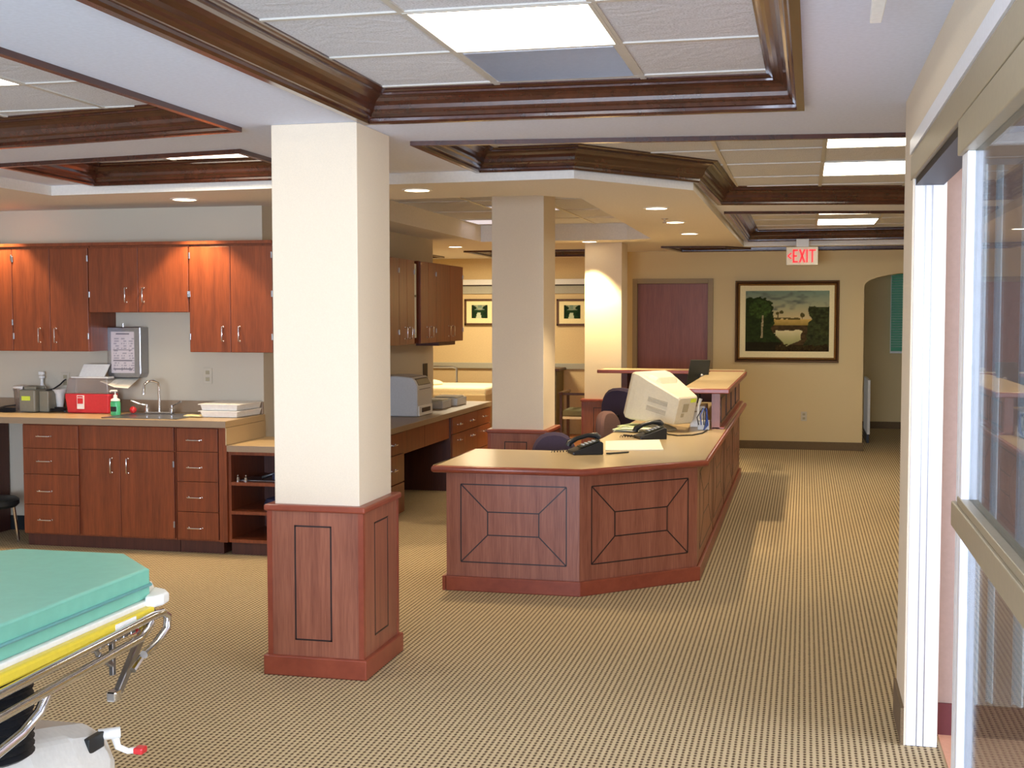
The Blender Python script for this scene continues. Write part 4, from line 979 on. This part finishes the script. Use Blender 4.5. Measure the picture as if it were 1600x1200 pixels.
def scene_col(u,v):
    n=vn(u*9,v*16)*.6+vn(u*22,v*30)*.4; f=vn(u*34,v*34); ff=vn(u*70,v*60)
    sky=mixc((206,184,130),(128,146,122),(v-.55)/.42); sky=mixc(sky,(96,100,88),(n-.5)*2.2 if v>.68 else 0)
    c=sky
    if v<.53: c=mixc((214,176,96),(150,126,60),(.53-v)*7+f*.3)
    if v<.56 and v>.525 and .33<u<.66 and f>.35: c=(96,84,44)
    if v<.43: c=mixc((92,70,44),(60,50,30),f)
    # pond
    pw=.5+.02*math.sin(v*30)
    pl=.34+.05*vn(v*14,3)+(.02 if v>.3 else .10*(.3-v)/.2); prr=.69-.05*vn(v*18,9)-(.22*(.2-v)/.15 if v<.2 else 0)
    top=.365-.03*vn(u*16,2)
    if pl<u<prr and .06<v<top: c=mixc((226,212,158),(118,122,62),(top-v)*2.6)
    # distant palms
    for (cx,cz,r) in((.385,.63,.020),(.43,.645,.024),(.68,.60,.028)):
        if (u-cx)**2+((v-cz)*.8)**2<(r*(.75+.5*f))**2: c=(84,76,40)
    for cx in(.39,.68):
        if abs(u-cx)<.004 and .53<v<.61: c=(96,80,50)
    # trees left
    lb_=.30+.10*(vn(v*13,1)-.5)+(.04 if v<.3 else 0)+(.12*(.26-v)/.2 if v<.26 else 0)
    crown=((u-.17)/.16)**2+((v-.70)/.19)**2
    if (u<lb_ and v<.66) or crown<.8+.5*f or (u<.10 and v<.86+.06*f):
        c=mixc((38,44,24),(74,96,42),(f*.6+ff*.4)*(1.2 if crown<.7 else .45))
        if v<.15: c=mixc(c,(40,26,20),.6)
    if abs(u-(.205-.03*(.5-v)))<.011 and .22<v<.60: c=mixc((206,188,140),(120,104,70),ff)
    rbn=.77+.06*(vn(v*15,5)-.5)-(.10*(.30-v)/.25 if v<.30 else 0)
    if u>rbn and v<.71+.05*f: c=mixc((40,42,26),(86,92,50),f*.55+ff*.25)
    if v<.07+.06*f and u>.36: c=mixc((44,32,20),(92,84,40),ff*.5)
    return c
colgrid('canvas',pt,1,1,150,110,scene_col,'vcol',lambda u,v:Vector((gx0+u*(gx1-gx0),yy-.033,gz0+v*(gz1-gz0))))
# thing behind the arch
hp=thing('leaning_board',(.95,17.6,0),'narrow white board edge with black foot standing just inside the arch','board')
B('panel_board','white',hp,.80,.835,16.6,17.6,.12,.82,.004); B('panel_foot','black',hp,.80,.83,16.7,17.55,0,.12)
# ================================================================== SLIDING DOOR
dj=thing('door_2',(.45,4.0,0),'champagne aluminium sliding glass door frame at the right edge','door',kind='structure')
MB().box(.398,.512,4.93,5.0,0,2.16).build('far_jamb','white_al',dj,.003)
B('jamb_groove','steel',dj,.435,.438,4.928,4.931,0,2.16); B('jamb_groove','steel',dj,.46,.463,4.928,4.931,0,2.16)
MB().box(.383,.39,4.88,5.0,.02,2.31).build('casing','white_al',dj) if False else None
B('header_box','alum',dj,.386,.515,1.2,4.995,2.16,2.25,.003)
B('header_track','rubber',dj,.40,.50,1.2,4.95,2.135,2.16)
B('header_casing','white_al',dj,.382,.389,1.2,5.0,2.257,2.31)
slide=thing('sliding_door_panel',(.42,2.3,0),'glazed sliding door panel with beige mid rail at the right edge','door')
x0,x1=.392,.432; ya,yb=1.25,3.43
MB().box(x0,x1,yb-.055,yb,.03,2.13).box(x0,x1,ya,ya+.10,.03,2.13).build('stile','white_al',slide,.003)
MB().box(x0+.002,x1-.002,yb-.063,yb-.0555,.03,2.09).build('stile_gasket','rubber',slide)
MB().box(x0-.001,x1,yb-.12,yb-.0635,.03,2.06).build('inner_stile','white_al',slide,.003)
B('top_rail','alum',slide,x0-.012,x1,ya,yb,2.06,2.15,.003)
MB().box(x0-.012,x1,ya,yb-.005,1.10,1.165).build('mid_rail','alum',slide,.003)
B('mid_rail_lip','alum',slide,x0-.004,x1,ya,yb-.06,1.165,1.185,.002)
B('bottom_rail','alum',slide,x0,x1,ya,yb,.02,.12,.003)
B('upper_glass','glass',slide,.410,.414,ya+.1,yb-.12,1.185,2.06); B('lower_glass','glass',slide,.410,.414,ya+.1,yb-.12,.12,1.10)
# inside the room: nested door leaf stiles and curtain
for k,(yc,xc,lab_) in enumerate(((4.5,.62,'white door stile standing inside the room, seen through the glass'),)):
    pass
cu=thing('cubicle_curtain',(.95,4.6,0),'white vertically pleated curtain inside the room behind the glass door','curtain')
def pleat(xa,xb,y,n,m,amp=.03):
    c=MB(); F_=[];Bk=[]
    for i in range(n*8+1):
        t_=i/(n*8); x=xa+(xb-xa)*t_; yv=y+amp*math.sin(t_*n*2*math.pi); F_.append((x,yv)); Bk.append((x,yv+.006))
    for i in range(len(F_)-1):
        c.prism([F_[i],F_[i+1],Bk[i+1],Bk[i]],.25,2.18)
    return c.build('curtain_cloth',m,cu,smooth=False)
pleat(.585,.625,4.7,1,'curt',.02); pleat(.655,.68,4.72,1,'curt',.015); pleat(.74,.78,4.7,1,'curt',.02); pleat(.86,.90,4.7,1,'curt',.02); pleat(.96,1.0,4.75,1,'curt',.02)
B('curtain_rod','steel',cu,.56,1.6,4.71,4.73,2.18,2.20)
rod2=MB().box(.60,1.5,4.62,4.66,2.24,2.30).build('ceiling_rail','white_al'); tag(rod2,'white ceiling rail above the curtain inside the room','rail')
B('rail_bracket','steel',rod2,.60,.62,4.62,4.66,2.30,2.45)
# ================================================================== GURNEY
gu=thing('gurney',(-2.26,2.4,0),'hospital gurney with teal mattress and yellow side rail at the lower left','gurney')
xr=-1.885; xc=-2.26; xl=-2.635; yt=3.52; z0,z1=.812,.902
poly=[(xr,1.2),(xr,3.33),(-2.075,yt),(-2.445,yt),(xl,3.33),(xl,1.2)]
def insetp(p,k): return [((x-xc)*k+xc,(y-2.36)*k+2.36) for x,y in p]
mt=MB(); mt.loft([[(x,y,z0) for x,y in poly],[(x,y,z1-.006) for x,y in poly],[(x,y,z1) for x,y in insetp(poly,.99)]]); mt.build('mattress','teal',gu,.008,seg=3)
MB().tube([(p[0]+(.003 if p[0]>xc else -.003),p[1]+(.003 if p[1]>3.4 else 0),.852) for p in poly],.005,6,True).build('mattress_piping','teal_s',gu,smooth=True)
fp=[(xr+.012,1.2),(xr+.012,3.36),(-2.0,3.545),(-2.52,3.545),(xl-.012,3.36),(xl-.012,1.2)]
MB().prism(fp,.795,.812).build('frame_deck','white',gu,.004)
for sx,n_ in((1,0),(-1,1)):
    xa=xr+.004 if sx>0 else xl-.034
    MB().box(xa,xa+.03,1.2,3.30,.765,.797).build('yellow_rail','yellow',gu,.008)
# bumper corners
for sx in(1,-1):
    pts=[]
    bp=[(-1.93,3.43),(-1.87,3.40),(-1.845,3.37),(-1.84,3.33),(-1.85,3.29),(-1.873,3.28),(-1.885,3.30)]
    if sx<0: bp=[(2*xc-x,y) for x,y in bp]
    MB().prism(bp,.79,.825).build('corner_bumper','white',gu,.01,seg=3)
MB().box(-1.855,-1.850,3.08,3.19,.772,.792).build('maker_label','lab',gu) 
# side rails (tubes)
xs=-1.84
for sx in(1,-1):
    X=xs if sx>0 else 2*xc-xs
    rr=MB()
    rr.tube([(X,1.3,.752),(X,2.55,.756),(X,3.26,.775),(X,3.32,.772),(X,3.35,.755),(X,3.345,.72),(X,3.28,.69),(X,3.21,.675)],.0125,10)
    rr.build('side_rail_tube','chrome',gu,smooth=True)
    rr=MB(); rr.tube([(X+.004*sx,1.3,.700),(X+.004*sx,2.55,.703),(X+.004*sx,3.18,.728),(X,3.23,.742),(X,3.255,.76)],.0125,10)
    rr.build('side_rail_tube','chrome',gu,smooth=True)
    rr=MB(); rr.tube([(X,2.74,.700),(X-.01,2.72,.66),(X-.02,2.66,.625),(X-.03,2.50,.59),(X-.03,1.9,.56)],.014,10); rr.build('bent_support','chrome',gu,smooth=True)
# brackets
b1=MB()
def flat(p,q,w,t_,mb):
    p=Vector(p);q=Vector(q); d=(q-p); L=d.length; d.normalize(); sidev=Vector((1,0,0)); u=d.cross(sidev).normalized()
    R=Matrix.Translation(p)@Matrix((( sidev.x,u.x,d.x,0),(sidev.y,u.y,d.y,0),(sidev.z,u.z,d.z,0),(0,0,0,1)))
    mb.box(-t_/2,t_/2,-w/2,w/2,0,L,R)
flat((-1.90,3.37,.77),(-1.90,3.17,.575),.028,.018,b1); b1.build('folded_push_handle','steel',gu,.003)
MB().box(-1.915,-1.885,3.13,3.165,.555,.585).build('handle_tip','chrome',gu,.005)
b2=MB(); flat((-1.92,3.175,.77),(-1.92,3.175,.62),.016,.014,b2); flat((-1.92,3.10,.70),(-1.92,3.17,.65),.014,.014,b2); b2.tube([(-1.92,3.10,.77),(-1.92,3.08,.73),(-1.92,3.10,.70)],.008,8); b2.build('release_linkage','steel',gu,.002)
MB().tube([(-1.87,3.20,.63),(-1.87,3.26,.66)],.010,8).build('linkage_pin','chrome',gu,smooth=True); MB().tube([(-1.87,3.235,.733),(-1.87,3.30,.748)],.010,8).build('linkage_pin','chrome',gu,smooth=True)
MB().ball((-1.88,3.22,.742),.016,(1,1.3,.8)).build('release_knob','red',gu,smooth=True)
rk=MB()
for k in range(7): rk.box(-1.87,-1.855,2.93+k*.04,2.955+k*.04,.742,.762)
rk.build('rack_teeth','steel',gu,.002)
# bellows column
prof=[(0,.50)]
for k in range(14): prof+= [(.115,.50+k*.019),(.13,.509+k*.019)]
prof+=[(.10,.79),(0,.79)]
MB().lathe(prof,(-2.06,2.80,0),seg=28,sx=.9,sy=.9).build('bellows','rubber',gu,smooth=False)
# base shroud
def rg(y,hw,zt,zb,k=.03): 
    return [(xc-hw,y,zb),(xc+hw,y,zb),(xc+hw,y,zt-.10),(xc+hw-k,y,zt-.03),(xc+hw-3*k,y,zt),(xc-hw+3*k,y,zt),(xc-hw+k,y,zt-.03),(xc-hw,y,zt-.10)]
MB().loft([rg(1.2,.30,.52,.22),rg(2.6,.30,.56,.22),rg(2.85,.31,.545,.22),rg(3.05,.31,.50,.22),rg(3.22,.30,.455,.24),rg(3.30,.27,.42,.26)]).build('base_shroud','white',gu,.02,seg=3)
MB().box(-1.985,-1.965,3.12,3.20,.40,.445,).build('green_badge','blackb',gu,.003)
MB().tube([(-1.985,3.20,.432),(-1.935,3.235,.432)],.017,12).build('pedal_hub','white',gu,smooth=True)
MB().tube([(-1.945,3.225,.42),(-1.94,3.23,.39),(-1.92,3.25,.372),(-1.90,3.265,.372)],[.012,.010,.009,.010],8).build('pedal_arm','white',gu,smooth=True)
MB().box(-1.905,-1.875,3.25,3.285,.362,.382).build('pedal_tip','red',gu,.005)
for sx in(1,-1):
    for y_ in(3.20,1.5):
        X=xc+sx*.25
        w_=MB().lathe([(0,-.02),(.09,-.02),(.10,-.012),(.10,.012),(.09,.02),(0,.02)],mtx=Matrix.Translation((X,y_,.10))@Matrix.Rotation(math.pi/2,4,'Y'),seg=24).build('wheel','rubber',gu,smooth=True)
        MB().box(X-.035,X+.035,y_-.03,y_+.03,.14,.23).build('fork','steel',w_,.004)
# ================================================================== LIGHTS
def area(name,loc,rot,sx,sy,p,col):
    L=bpy.data.lights.new(name,'AREA'); L.shape='RECTANGLE'; L.size=sx; L.size_y=sy; L.energy=p; L.color=col
    o=bpy.data.objects.new(name,L); COL.objects.link(o); o.location=loc; o.rotation_euler=rot
    return o
area('added_daylight_fill',(-1.1,-3.35,1.3),(math.radians(113),0,0),4.0,1.6,600,(.66,.78,1))  # added cool lamp behind the camera, tilted up to brighten the ceiling
area('room_window_daylight',(3.9,3.3,1.2),(0,math.radians(105),0),1.8,2.5,190,(.80,.88,1))
# lamp light of the patient bay fixtures and of the hall behind the arch
area('bay_fixture_light',(-4.2,15.6,2.40),(0,0,0),.6,.6,42,(1,.84,.58))
area('hall_fixture_light',(1.2,17.4,2.55),(0,0,0),.6,.6,14,(1,.86,.62))
w_=bpy.data.worlds.new('sky'); SC.world=w_; w_.use_nodes=True
w_.node_tree.nodes['Background'].inputs[0].default_value=(.75,.85,1,1); w_.node_tree.nodes['Background'].inputs[1].default_value=1.2
# ================================================================== CAMERA
cam=bpy.data.cameras.new('camera'); co=bpy.data.objects.new('camera',cam); COL.objects.link(co)
cam.sensor_width=36; cam.lens=1950/1600*36; cam.clip_start=.05; cam.clip_end=100
co.location=(0,0,1.65); co.rotation_mode='XYZ'
co.rotation_euler=(math.radians(90-3.15),math.radians(0.02),math.radians(13.17))
SC.camera=co
SC.view_settings.view_transform='Standard'; SC.view_settings.look='None'; SC.view_settings.gamma=1; SC.view_settings.exposure=EXPO
SC.view_settings.use_curve_mapping=False
